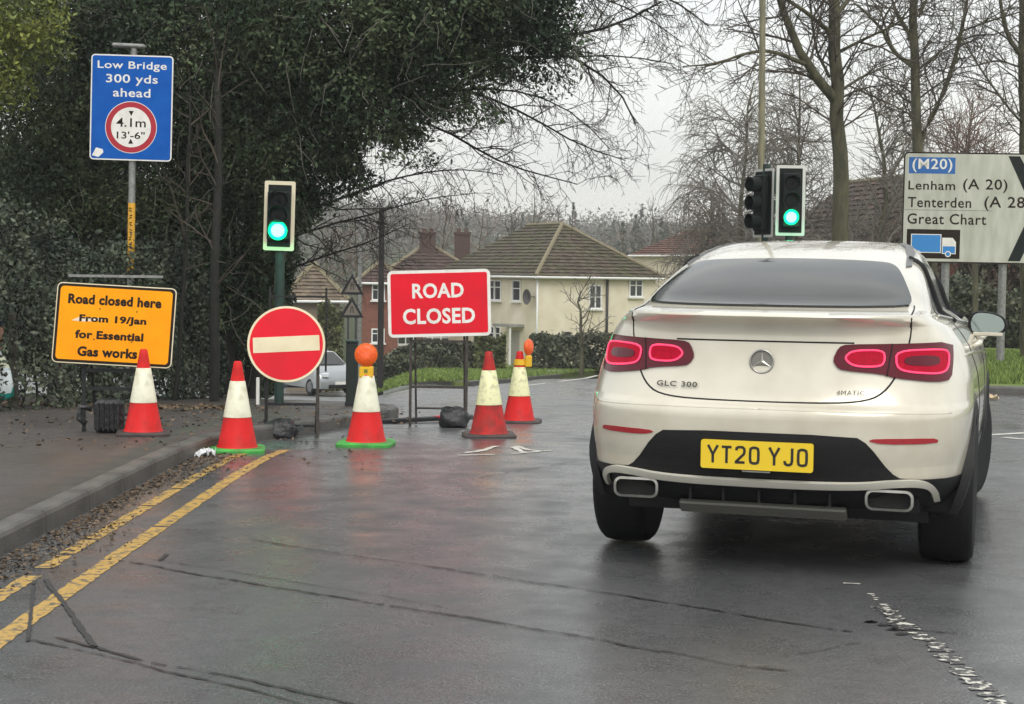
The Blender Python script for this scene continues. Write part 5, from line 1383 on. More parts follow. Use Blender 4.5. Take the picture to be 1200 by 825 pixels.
# thin dark trunks by the footway
rs = np.random.RandomState(5)
for i, (px, d, w, lbl) in enumerate(((252, 20.8, .065, 'dark ivy clad trunk left of the kerbside cone, thickest of the two'), (203, 21.0, .035, 'thin leaning grey trunk between the amber notice and the kerbside cone'))):
    fx = foot_at(px, d); e = empty('tree', fx, 0, lbl, 'tree')
    A = fine(np.array([(0, 0, -.2), tuple(P(px + (6 if i else -2), 400, d) - Vector(fx)), tuple(P(px + (14 if i else 2), 300, d) - Vector(fx)), tuple(P(px + (20 if i else 6), 150, d + .6) - Vector(fx)), tuple(P(px + (22 if i else 2), -60, d + 2.4) - Vector(fx))]), 12, rs, .02)
    tubes('trunk', [(A, w, w * .6)], m_bark2, e); out = []
    ramify(rs, A, w, w * .5, 0, 1, out, (3, 4), (1.0, .4), (0, 0)); tubes('crown', out, m_twig, e)

# ivy hedge with its fence along the back of the footway
def hedge(name, label, pts, h, th, n, size, m, seed, sprig=0, cat='hedge', lift=.1, hv=.15):
    rs = np.random.RandomState(seed); A = np.array([(p[0], p[1]) for p in pts]); seg = np.linalg.norm(np.diff(A, axis=0), axis=1); acc = np.concatenate([[0], np.cumsum(seg)])
    s = rs.rand(n) * acc[-1]; x = np.interp(s, acc, A[:, 0]); y = np.interp(s, acc, A[:, 1])
    hh = h * (1 + hv * np.sin(s * 1.7 + seed) * np.sin(s * .6) + hv * .4 * np.sin(s * 5.1))
    side = rs.rand(n); u = rs.rand(n)
    off = np.where(side < .55, -1, np.where(side < .75, 1, rs.uniform(-1, 1, n))) * th / 2 * (1 + .25 * np.sin(s * 3.1 + u * 5)) + rs.randn(n) * .06
    z = np.where(side < .75, u, .93 + rs.randn(n) * .06) * hh
    off *= np.where(z > hh * .8, .75, 1)
    dx = np.interp(s + .05, acc, A[:, 0]) - np.interp(s - .05, acc, A[:, 0]); dy = np.interp(s + .05, acc, A[:, 1]) - np.interp(s - .05, acc, A[:, 1]); l = np.hypot(dx, dy) + 1e-9
    X = x - dy / l * off * -1 * 1.0; Y = y + dx / l * off
    X = x + (-dy / l) * off; Y = y + (dx / l) * off
    Z = np.array([gz(a, b) for a, b in zip(X, Y)]) + lift + z
    c0 = (float(A[:, 0].mean()), float(A[:, 1].mean()), gz(*A.mean(0)) + lift)
    e = empty(name, c0, 0, label, cat)
    leaf_mesh('foliage', np.stack([X, Y, Z], 1) - np.array(c0), size, m, rs, parent=e)
    out = []
    for i in range(int(acc[-1] * 2.5)):
        q = rs.rand() * acc[-1]; bx, by = np.interp(q, acc, A[:, 0]), np.interp(q, acc, A[:, 1])
        p = np.array([bx, by, gz(bx, by) + lift - .1]) - np.array(c0); out.append((branch(rs, p, (rs.randn() * .15, rs.randn() * .15, 1), h * rs.uniform(.6, .95), 4, .12, 0), .02, .008))
    tubes('stems', out, m_bark2, e)['kind'] = 'stuff'; return e
g1, g2, g3 = G(-140, 492, .1), G(60, 478, .1), G(262, 466, .1)
hp = [(g1.x, g1.y + .5), (g2.x, g2.y + .5), (g3.x, g3.y + .4)]
hedge('ivy_hedge', 'ragged ivy hedge along the back of the footway behind the amber notice', hp, 1.95, .6, 30000, .030, m_ivy, 11)
hedge('ivy_hedge', 'darker hedge running on behind the no entry sign beyond the ivy', [(g3.x + .1, g3.y + .7), (G(300, 462, .1).x, g3.y + 3), (P(318, 400, 28).x, 28)], 1.6, .6, 12000, .034, m_leaf, 12)
# wire fence posts along it
fe = empty('fence', (g2.x, g2.y, gz(g2.x, g2.y) + .1), 0, 'low timber fence of posts and a rail half buried in the ivy hedge', 'fence')
m_wood = mat('grey_fence_wood', (.12, .105, .085), .85, col2=(.06, .05, .04), nscale=6, bump=.4, stretch=(1, 1, .2))
for i in range(9):
    t = i / 8; a = Vector(hp[0]).lerp(Vector(hp[2]), t) + Vector((.1, -.42)); z = gz(a.x, a.y) + .1
    mb = MB(); mb.box((a.x - fe.location.x, a.y - fe.location.y, z - fe.location.z + .5), (.08, .08, 1.1), (R(random.Random(i).uniform(-3, 3)), 0, 0), bev=.01); mb.build('fence_post', m_wood, fe)

# bare overhanging branches of the roadside trees
D1 = 20.0
ov = [([(296, 470), (300, 300), (305, 120), (320, -60)], .13, .08, None),
      ([(306, 120), (480, 70), (560, 60), (640, 47), (690, 38), (735, 32), (775, 2)], .06, .014, [0, -.6, -.5, -.2, -.3, -.4, -.5]),
      ([(308, 60), (560, 40), (640, 50), (695, 80), (737, 102), (745, 145)], .05, .010, [0, -.5, -.5, -.6, -.8, -.8]),
      ([(304, 180), (470, 90), (560, 105), (630, 138), (683, 178), (733, 188)], .045, .008, [0, .4, .6, .4, .2, 0]),
      ([(303, 200), (440, 130), (530, 150), (567, 188), (615, 200), (677, 216)], .04, .008, [0, -.5, -.8, -.9, -1, -1]),
      ([(302, 270), (400, 232), (470, 206), (533, 196), (590, 205)], .03, .007, [0, .5, 1, 1.2, 1.4]),
      ([(302, 290), (390, 262), (440, 250), (500, 232), (560, 226)], .025, .006, [0, 1, 1.4, 1.6, 1.9]),
      ([(301, 330), (380, 300), (430, 285), (480, 262)], .022, .006, [0, .2, .3, .4]),
      ([(304, 150), (480, 110), (600, 100), (680, 130), (715, 175)], .035, .008, [0, .6, 1, 1.2, 1.2]),
      ([(304, 100), (520, 60), (640, 70), (720, 60), (790, 75)], .035, .008, [0, 0, -.4, -.4, -.4]),
      ([(310, 40), (600, -20), (700, -30), (790, -10), (830, 30)], .05, .010, [0, -.5, -.4, -.8, -.8]),
      ([(310, 20), (600, -40), (680, -10), (740, 5), (800, 50)], .04, .008, [0, .4, .8, 1, 1])]
bare_tree('bare_tree', 'bare roadside tree whose long twigs reach over the closed road', ov, 24.3, 31, (7, 8.5, 8, 0), (.95, .5, .24, 0), (-.04, -.15, -.12, 0), maxl=2, bark=m_bark2, twig=mat('dark_twigs', (.05, .044, .036), .85, island=.3), rmin=.0042, wob=.2)

# right hand trees
tg = 'tall bare trees behind the right verge'
dT = 33
bare_tree('bare_tree', 'large bare tree with thick olive trunk between right traffic light and direction sign',
    [([(986, 430), (986, 280), (984, 200), (981, 118), (978, 60), (975, -60)], .21, .10, None),
     ([(979, 118), (962, 100), (945, 75), (930, 45), (914, 5), (900, -60)], .11, .05, [0, -.2, -.4, -.5, -.6, -.7]),
     ([(946, 76), (930, 70), (905, 58), (880, 60), (840, 75), (800, 78)], .05, .012, [-.4, -.6, -1, -1.2, -1.3, -1.4]),
     ([(962, 100), (945, 88), (925, 80), (910, 82)], .03, .008, None),
     ([(985, 108), (1000, 96), (1025, 83), (1052, 72)], .04, .014, [0, .2, .4, .6]),
     ([(984, 60), (1015, 45), (1050, 28), (1085, 5)], .04, .014, [0, -.2, -.4, -.6]),
     ([(972, 90), (955, 55), (950, 10), (945, -40)], .04, .02, [0, .4, .6, .8]),
     ([(976, 40), (940, 10), (890, -20), (840, -30)], .05, .02, [0, -.6, -1, -1.4]),
     ([(978, 20), (1010, -20), (1050, -60)], .05, .02, [0, .5, .8])],
    dT, 41, (4.0, 5.0, 6.0, 0), (1.6, .85, .45, 0), (.02, -.02, -.05, 0), maxl=2, group=tg, rmin=.007, base_lift=.1)
bare_tree('bare_tree', 'bare tree with a forked trunk rising directly above the direction sign',
    [([(1079, 440), (1079, 250), (1076, 180), (1073, 100), (1070, 40), (1072, -50)], .15, .08, None),
     ([(1077, 172), (1086, 148), (1095, 130), (1110, 100), (1122, 60), (1132, 10), (1138, -40)], .065, .03, [0, .1, .1, .2, .3, .3, .3]),
     ([(1070, 78), (1060, 72), (1042, 55), (1035, 35), (1012, 12), (1000, 3)], .055, .02, [0, -.1, -.3, -.4, -.5, -.5]),
     ([(1072, 60), (1064, 35), (1050, 15), (1040, -20)], .05, .02, None),
     ([(1078, 80), (1100, 62), (1122, 45), (1130, 30)], .035, .012, None),
     ([(1128, 36), (1150, 28), (1180, 18), (1230, 5)], .03, .012, [.3, 0, -.4, -.6]),
     ([(1076, 20), (1095, -20), (1110, -60)], .04, .02, None)],
    36, 43, (4.0, 5.0, 6.0, 0), (1.6, .8, .42, 0), (.02, .0, -.03, 0), maxl=2, group=tg, rmin=.007, base_lift=.1)
bare_tree('bare_tree', 'bare tree cut by the right edge of the picture',
    [([(1204, 440), (1203, 250), (1201, 150), (1199, 60), (1200, -50)], .16, .08, None),
     ([(1197, 65), (1187, 55), (1178, 35), (1173, 5), (1170, -30)], .06, .03, [0, -.2, -.3, -.3, -.3]),
     ([(1198, 145), (1180, 125), (1155, 90), (1130, 50), (1105, 12)], .035, .012, [0, -.4, -.9, -1.3, -1.6]),
     ([(1200, 100), (1230, 60), (1270, 20)], .06, .03, None),
     ([(1197, 80), (1170, 70), (1140, 78), (1115, 80)], .03, .01, [0, -.3, -.5, -.7])],
    37, 47, (4.0, 5.0, 6.0, 0), (1.5, .8, .4, 0), (.02, .0, -.02, 0), maxl=2, group=tg, rmin=.006, base_lift=.1)
# weeping birches and reddish trees further back
def auto_tree(name, label, px, d, top, spread, seed, twig, trop, dens=(1.5, 2.2, 3.0), lens=(2.6, 1.1, .6), r=.16, rmin=.012, nl=7, lift=.1, group=None, bark=None):
    rs = np.random.RandomState(seed); b = foot_at(px, d, lift); zt = P(px, top, d).z
    trunk = np.array([(0, 0, -.2), (0, 0, (zt - b[2]) * .35), (rs.randn() * .2, rs.randn() * .2, (zt - b[2]) * .7), (rs.randn() * .3, 0, zt - b[2])])
    e = empty(name, b, 0, label, 'tree', group); T = fine(trunk, 12, rs, .05); out = []
    tubes('trunk', [(T, r, r * .15)], bark or m_bark, e); H_ = zt - b[2]
    for i in range(nl):
        u = .28 + .6 * i / nl; p = T[int(u * 11)]; a = rs.rand() * 6.28; el = rs.uniform(.5, 1.0)
        l = branch(rs, p, (math.cos(a), math.sin(a), el), spread * (1.2 - u * .6), 7, .12, .03); out.append((l, r * .4 * (1 - u * .6), rmin * 1.3))
        ramify(rs, l, r * .35, rmin * 1.3, 0, 1, out, dens, lens, trop, rmin=rmin)
    ramify(rs, T, r, r * .2, 0, 1, out, dens, lens, trop, start=.3, rmin=rmin); tubes('crown', out, twig, e); return e
auto_tree('birch_tree', 'pale weeping birch behind the two traffic light heads', 868, 62, 95, 3.0, 51, m_twig_g, (-.10, -.30, -.3), (3.6, 6.5, 3), (2.2, 1.5, .6), rmin=.012, nl=18)
auto_tree('birch_tree', 'pale birch filling the gap between the lamp column and the thick trunk', 930, 58, 88, 2.6, 52, m_twig_g, (-.03, -.16, -.2), (3.4, 6, 3), (2.0, 1.3, .6), rmin=.012, nl=16)
auto_tree('bare_tree', 'bare tree between the thick olive trunk and the direction sign', 1035, 55, 100, 2.6, 53, m_twig_g, (.1, .06, 0), (3.2, 5.5, 3), (2.0, 1.1, .6), rmin=.012, nl=15)
auto_tree('bare_tree', 'reddish twigged tree above the right half of the direction sign', 1135, 60, 118, 3.0, 54, m_twig_r, (.1, .08, 0), (3.4, 6, 3), (2.0, 1.1, .6), rmin=.013, nl=15)
auto_tree('bare_tree', 'reddish bare tree low behind the two signal heads', 845, 75, 225, 2.6, 55, m_twig_r, (.1, .08, 0), (2.4, 3.6, 3), (1.8, 1.0, .5), rmin=.016, nl=9)
auto_tree('bare_tree', 'small pale trunked tree before the cream house wall', 684, 66, 322, 1.5, 56, m_twig_g, (.03, .02, 0), (3.2, 4.5, 3), (.9, .45, .3), r=.11, rmin=.012, nl=8, bark=m_bark)
for i, (px, d, top, lbl) in enumerate(((520, 118, 240, 'bare tree standing up behind the roof of the brick house'), (625, 125, 226, 'tallest bare tree rising behind the ridge of the cream house'), (600, 122, 250, 'low bare tree behind the left end of the cream house ridge'),
        (655, 128, 244, 'bare tree right behind the hip of the cream house roof'), (730, 120, 262, 'bare tree beyond the right slope of the cream house roof'), (420, 112, 252, 'bare tree over the tan gable left of the brick house'), (380, 100, 262, 'bare tree low between the left signal and the thin lamp column'),
        (800, 130, 255, 'bare tree beyond the red roof left of the signals'), (770, 125, 240, 'bare tree above the red roof beside the car roof'), (560, 120, 256, 'bare tree beyond the chimneys of the brick house'))):
    auto_tree('bare_tree', lbl, px, d, top, 3.2, 60 + i, (m_twig_r, m_twig_g, m_twig)[i % 3], (.08, .05, 0), (1.8, 3.0, 3), (2.0, 1.0, .5), rmin=.016, nl=10, group='bare trees behind the houses')

# far wooded ridge: one mass
def ridge():
    rs = np.random.RandomState(9); C = []
    for _ in range(2700):
        y = rs.uniform(210, 560); x = rs.uniform(-.36, .36) * y
        if rs.rand() < .35: y = rs.uniform(430, 540); x = rs.uniform(-.36, .36) * y
        if -40 < x < 70 and y < 300 and rs.rand() < .6: continue
        h = rs.uniform(4.5, 8.5); z = hill_z(x, y); n = 60
        u = rs.randn(n, 3) * np.array([.34, .34, .30]); C.append(np.array([x, y, z + h * .55]) + u * h * .9)
    C = np.concatenate(C); C += rs.randn(*C.shape) * .15; return C
rc_ = ridge(); rsr = np.random.RandomState(4)
m_far = mat('far_bare_wood', (.17, .145, .125), .95, col2=(.12, .12, .09), nscale=.02, detail=3, island=.4, spec=.05)
o = leaf_mesh('distant_wood', rc_, .50, m_far, rsr, asp=(.12, .5)); tag(o, kind='stuff')
ev = []
for _ in range(26):
    y = rsr.uniform(200, 400); x = rsr.uniform(.02, .13) * y if rsr.rand() < .5 else rsr.uniform(-.3, .3) * y; h = rsr.uniform(6, 12); z = hill_z(x, y)
    t = rsr.rand(130); rr = (1 - t) * h * .24 * np.sqrt(rsr.rand(130)); a = rsr.rand(130) * 6.28
    ev.append(np.stack([x + rr * np.cos(a), y + rr * np.sin(a), z + t * h], 1))
o = leaf_mesh('distant_conifers', np.concatenate(ev), .38, mat('far_conifer', (.05, .065, .045), .95, island=.4, spec=.05), rsr); tag(o, kind='stuff')

# hedges and shrubs of the gardens
def hp2(pts, lift=.1): return [tuple(G(a, b, lift)[:2]) for a, b in pts]
def atd(px, d): x = P(px, 300, d).x; return (x, d)
hedge('garden_hedge', 'clipped dark hedge before the right wall of the cream house', [atd(628, 74), atd(700, 72), atd(770, 74)], 1.55, 1.1, 9000, .10, m_hedge, 21, hv=.06)
hedge('garden_hedge', 'low dark hedge in front of the brick house under the red sign', [atd(424, 70), atd(500, 71), atd(556, 72)], 1.15, 1.1, 6000, .10, m_hedge, 22, hv=.08)
hedge('garden_bush', 'rounded bush between the dirty cone and the cream house door', [atd(558, 71.5), atd(594, 71.5)], 1.5, 1.2, 2800, .09, m_shrub, 23, cat='bush', hv=.2)
hedge('garden_bush', 'yellow green bush left of the cabinet below the tan gable', [atd(374, 69), atd(402, 69)], 3.4, 1.2, 4200, .08, m_shrub, 24, cat='bush', hv=.25)
hedge('garden_hedge', 'dark hedge behind the right verge under the direction sign', [atd(1095, 52), atd(1150, 50), atd(1260, 48)], 1.9, 1.3, 15000, .08, m_hedge, 25, hv=.15)
hedge('garden_hedge', 'taller dark thicket beyond the hedge at the right edge', [atd(1040, 58), atd(1110, 57), atd(1290, 55)], 3.1, 1.8, 12000, .13, mat('thicket_leaves', (.045, .045, .026), .7, col2=(.07, .05, .035), nscale=1, island=.6), 26, hv=.3)
for i, (px, d) in enumerate(((1144, 47), (1096, 49))):
    b = foot_at(px, d); rs = np.random.RandomState(i + 3); A = fine(np.array([(0, 0, -.2), (.03, 0, 1.2), (-.05, 0, 2.6), (0, 0, 4)]), 10, rs, .02)
    e = empty('young_tree', b, 0, ('slender brown trunk below the direction sign, right of the mirror', 'slender trunk below the left end of the direction sign')[i], 'tree'); tubes('trunk', [(A, .10, .06)], m_bark, e); out = []
    ramify(rs, A, .1, .05, 0, 1, out, (2, 4), (1.2, .5), (.05, 0), start=.4, rmin=.008); tubes('crown', out, m_twig_r, e)
lbn = G(1155, 404, .1); k_ = lbn.y / F
e = empty('litter_bin', lbn, 0, 'grey green litter bin on the right verge just beyond the door mirror', 'bin')
m_bin = mat('bin_green', (.08, .11, .09), .6)
mb = MB(); mb.lathe([(.26, 0), (.28, .05), (.28, .85), (.26, .88)], 16); mb.build('bin_body', m_bin, e, smooth=True, angle=40)
mb = MB(); mb.lathe([(.29, .88), (.29, .93), (.2, 1.0), (.0, 1.02)], 16); mb.build('bin_lid', m_bin, e, smooth=True, angle=40)

# ------------------------------------------------------------------ houses
m_render = mat('cream_render', (.82, .75, .60), .85, col2=(.72, .64, .48), nscale=1.2, bump=.15, bscale=40)
m_brick = mat('red_brick', (.24, .09, .06), .85, col2=(.17, .07, .05), nscale=6)
m_tile = mat('mossy_roof_tiles', (.095, .07, .052), .85, col2=(.08, .078, .035), nscale=.9, island=.3)
m_tile2 = mat('brown_roof_tiles', (.095, .055, .045), .85, col2=(.065, .045, .038), nscale=.9, island=.3)
m_tiler = mat('red_roof_tiles', (.24, .10, .075), .85, col2=(.17, .08, .065), nscale=.9, island=.3)
m_ridge = mat('ridge_tiles', (.22, .19, .12), .85)
m_upvc = mat('white_window_frame', (.82, .82, .80), .4)
m_wg = mat('window_glass', (.05, .055, .06), .08, spec=.8)
m_lead = mat('dark_pipe', (.03, .03, .03), .5)
def window(par, wall_o, ux, x, z, w, h, mull=1, trans=.35):
    """wall frame: origin wall_o, direction ux; window centred x along, z up"""
    ang = math.atan2(ux.y, ux.x); M = Matrix.Translation(wall_o + ux * x + Vector((0, 0, z))) @ Matrix.Rotation(ang, 4, 'Z')
    def bx(mb, c, s): 
        m_ = MB(); m_.box(c, s); mb.add(m_.v, m_.f, 0, M)
    mb = MB(); bx(mb, (0, .02, 0), (w, .05, h)); wo = mb.build('window', m_wg, par)
    fr = MB(); t = .07
    for sx_ in (-1, 1): bx(fr, (sx_ * (w/2 - t/2), -.035, 0), (t, .06, h))
    for sz_ in (-1, 1): bx(fr, (0, -.033, sz_ * (h/2 - t/2)), (w - 2*t, .06, t))
    for i in range(mull): bx(fr, ((i + 1) * w / (mull + 1) - w/2, -.036, 0), (.07, .055, h - 2*t))
    if trans: bx(fr, (0, -.034, h/2 - h*trans), (w - 2*t, .05, .05))
    fr.build('frame', m_upvc, wo)
    sl2 = MB(); bx(sl2, (0, -.08, -h/2 - .04), (w + .16, .18, .07)); sl2.build('sill', m_upvc, wo)
    return wo
def roof_rows(par, name, A, B, C, D, m, rows, cols=1, th=.05):
    """tile courses on the quad A-B (eave) D-C (top); every course is stepped proud of the one above"""
    mb = MB(); A, B, C, D = map(Vector, (A, B, C, D)); n = (B - A).cross(D - A).normalized()
    if n.z < 0: n = -n
    for i in range(rows):
        t0, t1 = i / rows, (i + 1) / rows
        p0, p1 = A.lerp(D, t0), B.lerp(C, t0); q0, q1 = A.lerp(D, t1), B.lerp(C, t1)
        L0 = (p1 - p0).length; k = max(1, int(L0 / .33))
        for j in range(k):
            u0, u1 = j / k + .012 / max(L0, 1), (j + 1) / k - .012 / max(L0, 1); l = .012 * ((j * 7 + i * 13) % 5)
            a, b = p0.lerp(p1, u0) + n * (th + l), p0.lerp(p1, u1) + n * (th + l * .7); c, d = q0.lerp(q1, u1) + n * .012, q0.lerp(q1, u0) + n * .012
            mb.add([a, b, c, d, a - n * th, b - n * th], [(0, 1, 2, 3), (4, 5, 1, 0)])
    o = mb.build(name, m, par); o['kind'] = 'stuff'; return o
def hip_house(name, label, corner, th1, W_, L_, zg, he, hr, wallm, tilem, over=.35, rows=16, hip2=True, gable=False, ridge_m=None):
    """corner nearest the camera; B wall (width W_) runs along angle th1, A wall (length L_) at right angles to its left"""
    dB = Vector((math.cos(th1), math.sin(th1), 0)); dA = Vector((-math.sin(th1), math.cos(th1), 0))
    e = empty(name, (corner[0], corner[1], zg), 0, label, 'house'); O = Vector((0, 0, 0))
    mb = MB(); v = [O, dB * W_, dB * W_ + dA * L_, dA * L_]
    mb.add([p + Vector((0, 0, -.6)) for p in v] + [p + Vector((0, 0, he)) for p in v], [(0, 1, 5, 4), (1, 2, 6, 5), (2, 3, 7, 6), (3, 0, 4, 7), (4, 5, 6, 7)])
    mb.build('wall', wallm, e)
    o = over; q = [-dB*o - dA*o, dB*(W_+o) - dA*o, dB*(W_+o) + dA*(L_+o), -dB*o + dA*(L_+o)]; q = [p + Vector((0, 0, he)) for p in q]
    r1 = dB * W_/2 + dA * (W_/2 if not gable else -o) + Vector((0, 0, he + hr)); r2 = dB * W_/2 + dA * (L_ - W_/2 if hip2 and not gable else L_ + o) + Vector((0, 0, he + hr))
    mb = MB(); mb.add(q + [r1, r2], [(0, 1, 4), (1, 2, 5, 4), (2, 3, 5), (3, 0, 4, 5), (3, 2, 1, 0)]); rf = mb.build('roof', tilem, e)
    if not gable: roof_rows(rf, 'roof_tiles', q[0], q[1], r1, r1, tilem, rows)
    roof_rows(rf, 'roof_tiles', q[3], q[0], r1, r2, tilem, rows); roof_rows(rf, 'roof_tiles', q[1], q[2], r2, r1, tilem, rows)
    rm = ridge_m or m_ridge
    for a, b in (((r1, r2),) + (() if gable else ((q[0], r1), (q[1], r1)))):
        n_ = max(2, int((b - a).length / .45))
        mbr = MB(); up = Vector((0, 0, .06))
        for i in range(n_): mbr.tube([a.lerp(b, i / n_) + up, a.lerp(b, (i + .96) / n_) + up], [.10, .12], 6)
        mbr.build('ridge_tiles', rm, rf)
    g = MB(); 
    for a, b in ((q[0], q[1]), (q[3], q[0])): g.tube([a + Vector((0, 0, -.04)), b + Vector((0, 0, -.04))], .07, 6)
    g.build('gutter', m_upvc, rf)
    return e, dA, dB
cz_ = 84.0; cxy = (P(631, 300, cz_).x, cz_); zg = gz(*cxy) - .2; heh = (P(631, 324, cz_).z - zg)
H1, dA, dB = hip_house('cream_house', 'cream rendered house with a mossy hipped roof and white windows', cxy, R(30), 7.4, 11.2, zg, heh, 2.85, m_render, m_tile)
Z = Vector((0, 0, 1)); k_ = cz_ / F
def zat(py, px, d): return P(px, py, d).z - zg
def wallx(px, o, u):                      # distance along a wall seen at pixel px
    r_ = ray(px, 330); # solve o + u t on ray
    A = np.array([[u.x, -r_[0]], [u.y, -r_[1]]]); b = np.array([-o[0], -o[1]]); t, s = np.linalg.solve(A, b); return t, s
oo = Vector((cxy[0], cxy[1]))
def wh(px0, px1, py0, py1, u, mull=1, trans=.35):
    t0, s0 = wallx(px0, oo, u); t1, s1 = wallx(px1, oo, u); s = (s0 + s1) / 2
    z1, z0 = P(px0, py0, s).z - zg, P(px0, py1, s).z - zg
    # outward facing: local -y must face the camera
    if u is dA or (u - dA).length < 1e-6: uu, sgn = -dA, -1
    else: uu, sgn = dB, 1
    return window(H1, Vector((0, 0, 0)), uu, sgn * (t0 + t1) / 2, (z0 + z1) / 2, abs(t1 - t0), z1 - z0, mull, trans)
wh(572.5, 588, 328, 352, dA); wh(601, 611, 328, 353, dA, 0, .4); wh(572.5, 588, 382, 406, dA); wh(540, 556, 328, 352, dA)
w_ = wh(737, 753, 327, 348, dB); wh(690, 705, 334, 362, dB, 1, .5)
t0, s0 = wallx(612, oo, dA); t1, s1 = wallx(598, oo, dA)
ang = math.atan2(-dA.y, -dA.x); M = Matrix.Translation(dA * ((t0 + t1) / 2)) @ Matrix.Rotation(ang, 4, 'Z')
mb = MB(); m_ = MB(); m_.box((0, -.02, 1.0), (.95, .08, 2.05)); mb.add(m_.v, m_.f, 0, M); mb.build('door', mat('pale_door', (.42, .40, .36), .5), H1)
mb = MB(); m_ = MB(); m_.box((0, -.45, 2.35), (1.8, .9, .14)); mb.add(m_.v, m_.f, 0, M); mb.build('porch_canopy', mat('canopy_grey', (.3, .3, .27), .7), H1)
for s in (-1, 1): mb = MB(); m_ = MB(); m_.box((s * .8, -.8, 1.1), (.09, .09, 2.4)); mb.add(m_.v, m_.f, 0, M); mb.build('porch_post', m_upvc, H1)
t0, s0 = wallx(627, oo, dA); ds_ = dA * t0 + Vector((0, 0, P(627, 348, s0).z - zg))
nA = -dB
mb = MB(); T_ = Matrix.Translation(ds_ + nA * .35) @ nA.to_track_quat('Z', 'Y').to_matrix().to_4x4(); mb.lathe([(.0, .0), (.18, .02), (.32, .08), (.40, .15), (.41, .15), (.33, .07), (.18, .0), (.0, -.02)], 20, T_); sdish = mb.build('satellite_dish', mat('dish_grey', (.10, .09, .09), .6), H1, smooth=True)
mb = MB(); mb.tube([ds_, ds_ + nA * .34], .025, 6); mb.build('dish_arm', m_lead, sdish)
mb = MB(); mb.tube([Vector((0, 0, 0)) - (dA + dB) * .08, Vector((0, 0, heh)) - (dA + dB) * .08], .055, 8); mb.build('downpipe', m_upvc, H1, smooth=True)
t0, s0 = wallx(711, oo, dB); mb = MB(); mb.tube([dB * t0 - dA * .08, dB * t0 - dA * .08 + Z * (heh + .2)], .07, 8); mb.build('soil_pipe', m_lead, H1, smooth=True)
t0, s0 = wallx(664, oo, dB); mb = MB(); mb.box(dB * t0 + Z * 1.9, (.4, .4, .35), (0, 0, R(30)), bev=.02); mb.build('flue', m_lead, H1)
# brick house
c2 = (P(441, 300, 92).x, 92.0); zg2 = gz(*c2) - .2; he2 = P(441, 331, 92).z - zg2
H2, dA2, dB2 = hip_house('brick_house', 'red brick house with brown tiled roof behind the red road closed sign', c2, R(8), 6.4, 7.5, zg2, he2, 2.3, m_brick, m_tile2, rows=12)
def bwin(px0, px1, py0, py1, mull=1):
    o2 = Vector(c2); t0, s = wallx(px0, o2, dB2); t1, _ = wallx(px1, o2, dB2)
    z1, z0 = P(px0, py0, s).z - zg2, P(px0, py1, s).z - zg2; window(H2, Vector((0, 0, 0)), dB2, (t0 + t1) / 2, (z0 + z1) / 2, abs(t1 - t0), z1 - z0, mull)
c3 = (P(436, 300, 90).x, 90.0)
def boxw(par, loc, nm, w, h): pass
bwin(447, 460, 334, 352); bwin(470, 490, 334, 352); bwin(510, 530, 334, 352); bwin(497, 538, 390, 406, 3); bwin(447, 460, 386, 402); bwin(466, 486, 386, 404, 1)
for px, dd_ in ((500, 94), (541, 94)):
    x = P(px, 300, dd_).x - c2[0]; zt = P(px, 273, dd_).z - zg2
    mb = MB(); mb.box((x, dd_ - c2[1] + 1, (zt + he2) / 2), (.9, .7, zt - he2)); mb.box((x, dd_ - c2[1] + 1, zt), (1.0, .8, .15)); ch = mb.build('chimney', mat('sooty_brick', (.085, .05, .042), .9), H2)
    for s in (-.22, .22): mb = MB(); mb.lathe([(.13, 0), (.12, .22), (.10, .22)], 10, Matrix.Translation((x + s, dd_ - c2[1] + 1, zt + .07))); mb.build('chimney_pot', mat('pot_clay', (.11, .06, .05), .9), ch)
# wing of the brick house, left of the sign
c4 = (P(425, 300, 86).x, 86.0); zg4 = gz(*c4) - .2; he4 = P(425, 331, 86).z - zg4
H4, dA4, dB4 = hip_house('brick_house', 'narrow red brick end wall between the dark pole and the warning triangles', c4, R(4), 1.9, 5.0, zg4, he4, 1.1, m_brick, m_tile2, rows=6)
for y0, y1 in ((333, 352), (385, 402)):
    z1, z0 = P(441, y0, 86).z - zg4, P(441, y1, 86).z - zg4; window(H4, Vector((0, 0, 0)), dB4, .85, (z0 + z1) / 2, .7, z1 - z0, 1)
# tan gabled building on the left
c5 = (P(338, 300, 72).x, 72.0); zg5 = gz(*c5) - .2; he5 = P(352, 352, 72).z - zg5
m_tan = mat('tan_tiles', (.20, .155, .11), .85, col2=(.14, .11, .08), nscale=1, island=.25)
H5, _, _ = hip_house('tan_bungalow', 'low building with a pale tan roof behind the left signal pole', c5, R(9), 2.3, 6, zg5, he5, 1.6, mat('tan_render', (.26, .21, .155), .85), m_tan, rows=10)
# roofs on the right
for nm, lbl, px, d, th, W_, L2, pe_y, hr, wm, tm, gab in (
    ('red_roofed_house', 'red tiled house roof peeping over the left of the car roof', 826, 96, 38, 4.2, 6, 299, 1.5, m_render, mat('dull_red_tiles', (.16, .085, .065), .9, island=.3), False),
    ('brown_roofed_house', 'brown roofed house behind the thick olive trunk and the signals', 925, 70, 8, 8.5, 9, 290, 2.6, m_render, m_tile2, False),
    ('dark_roofed_house', 'steep dark roofed house left of the direction sign', 1010, 60, 16, 7.5, 8, 285, 2.7, m_brick, m_tile2, True)):
    c = (P(px, 300, d).x, float(d)); z0 = gz(*c) - .2; h = P(px, pe_y, d).z - z0
    hip_house(nm, lbl, c, R(th), W_, L2, z0, h, hr, wm, tm, rows=12, gable=gab)
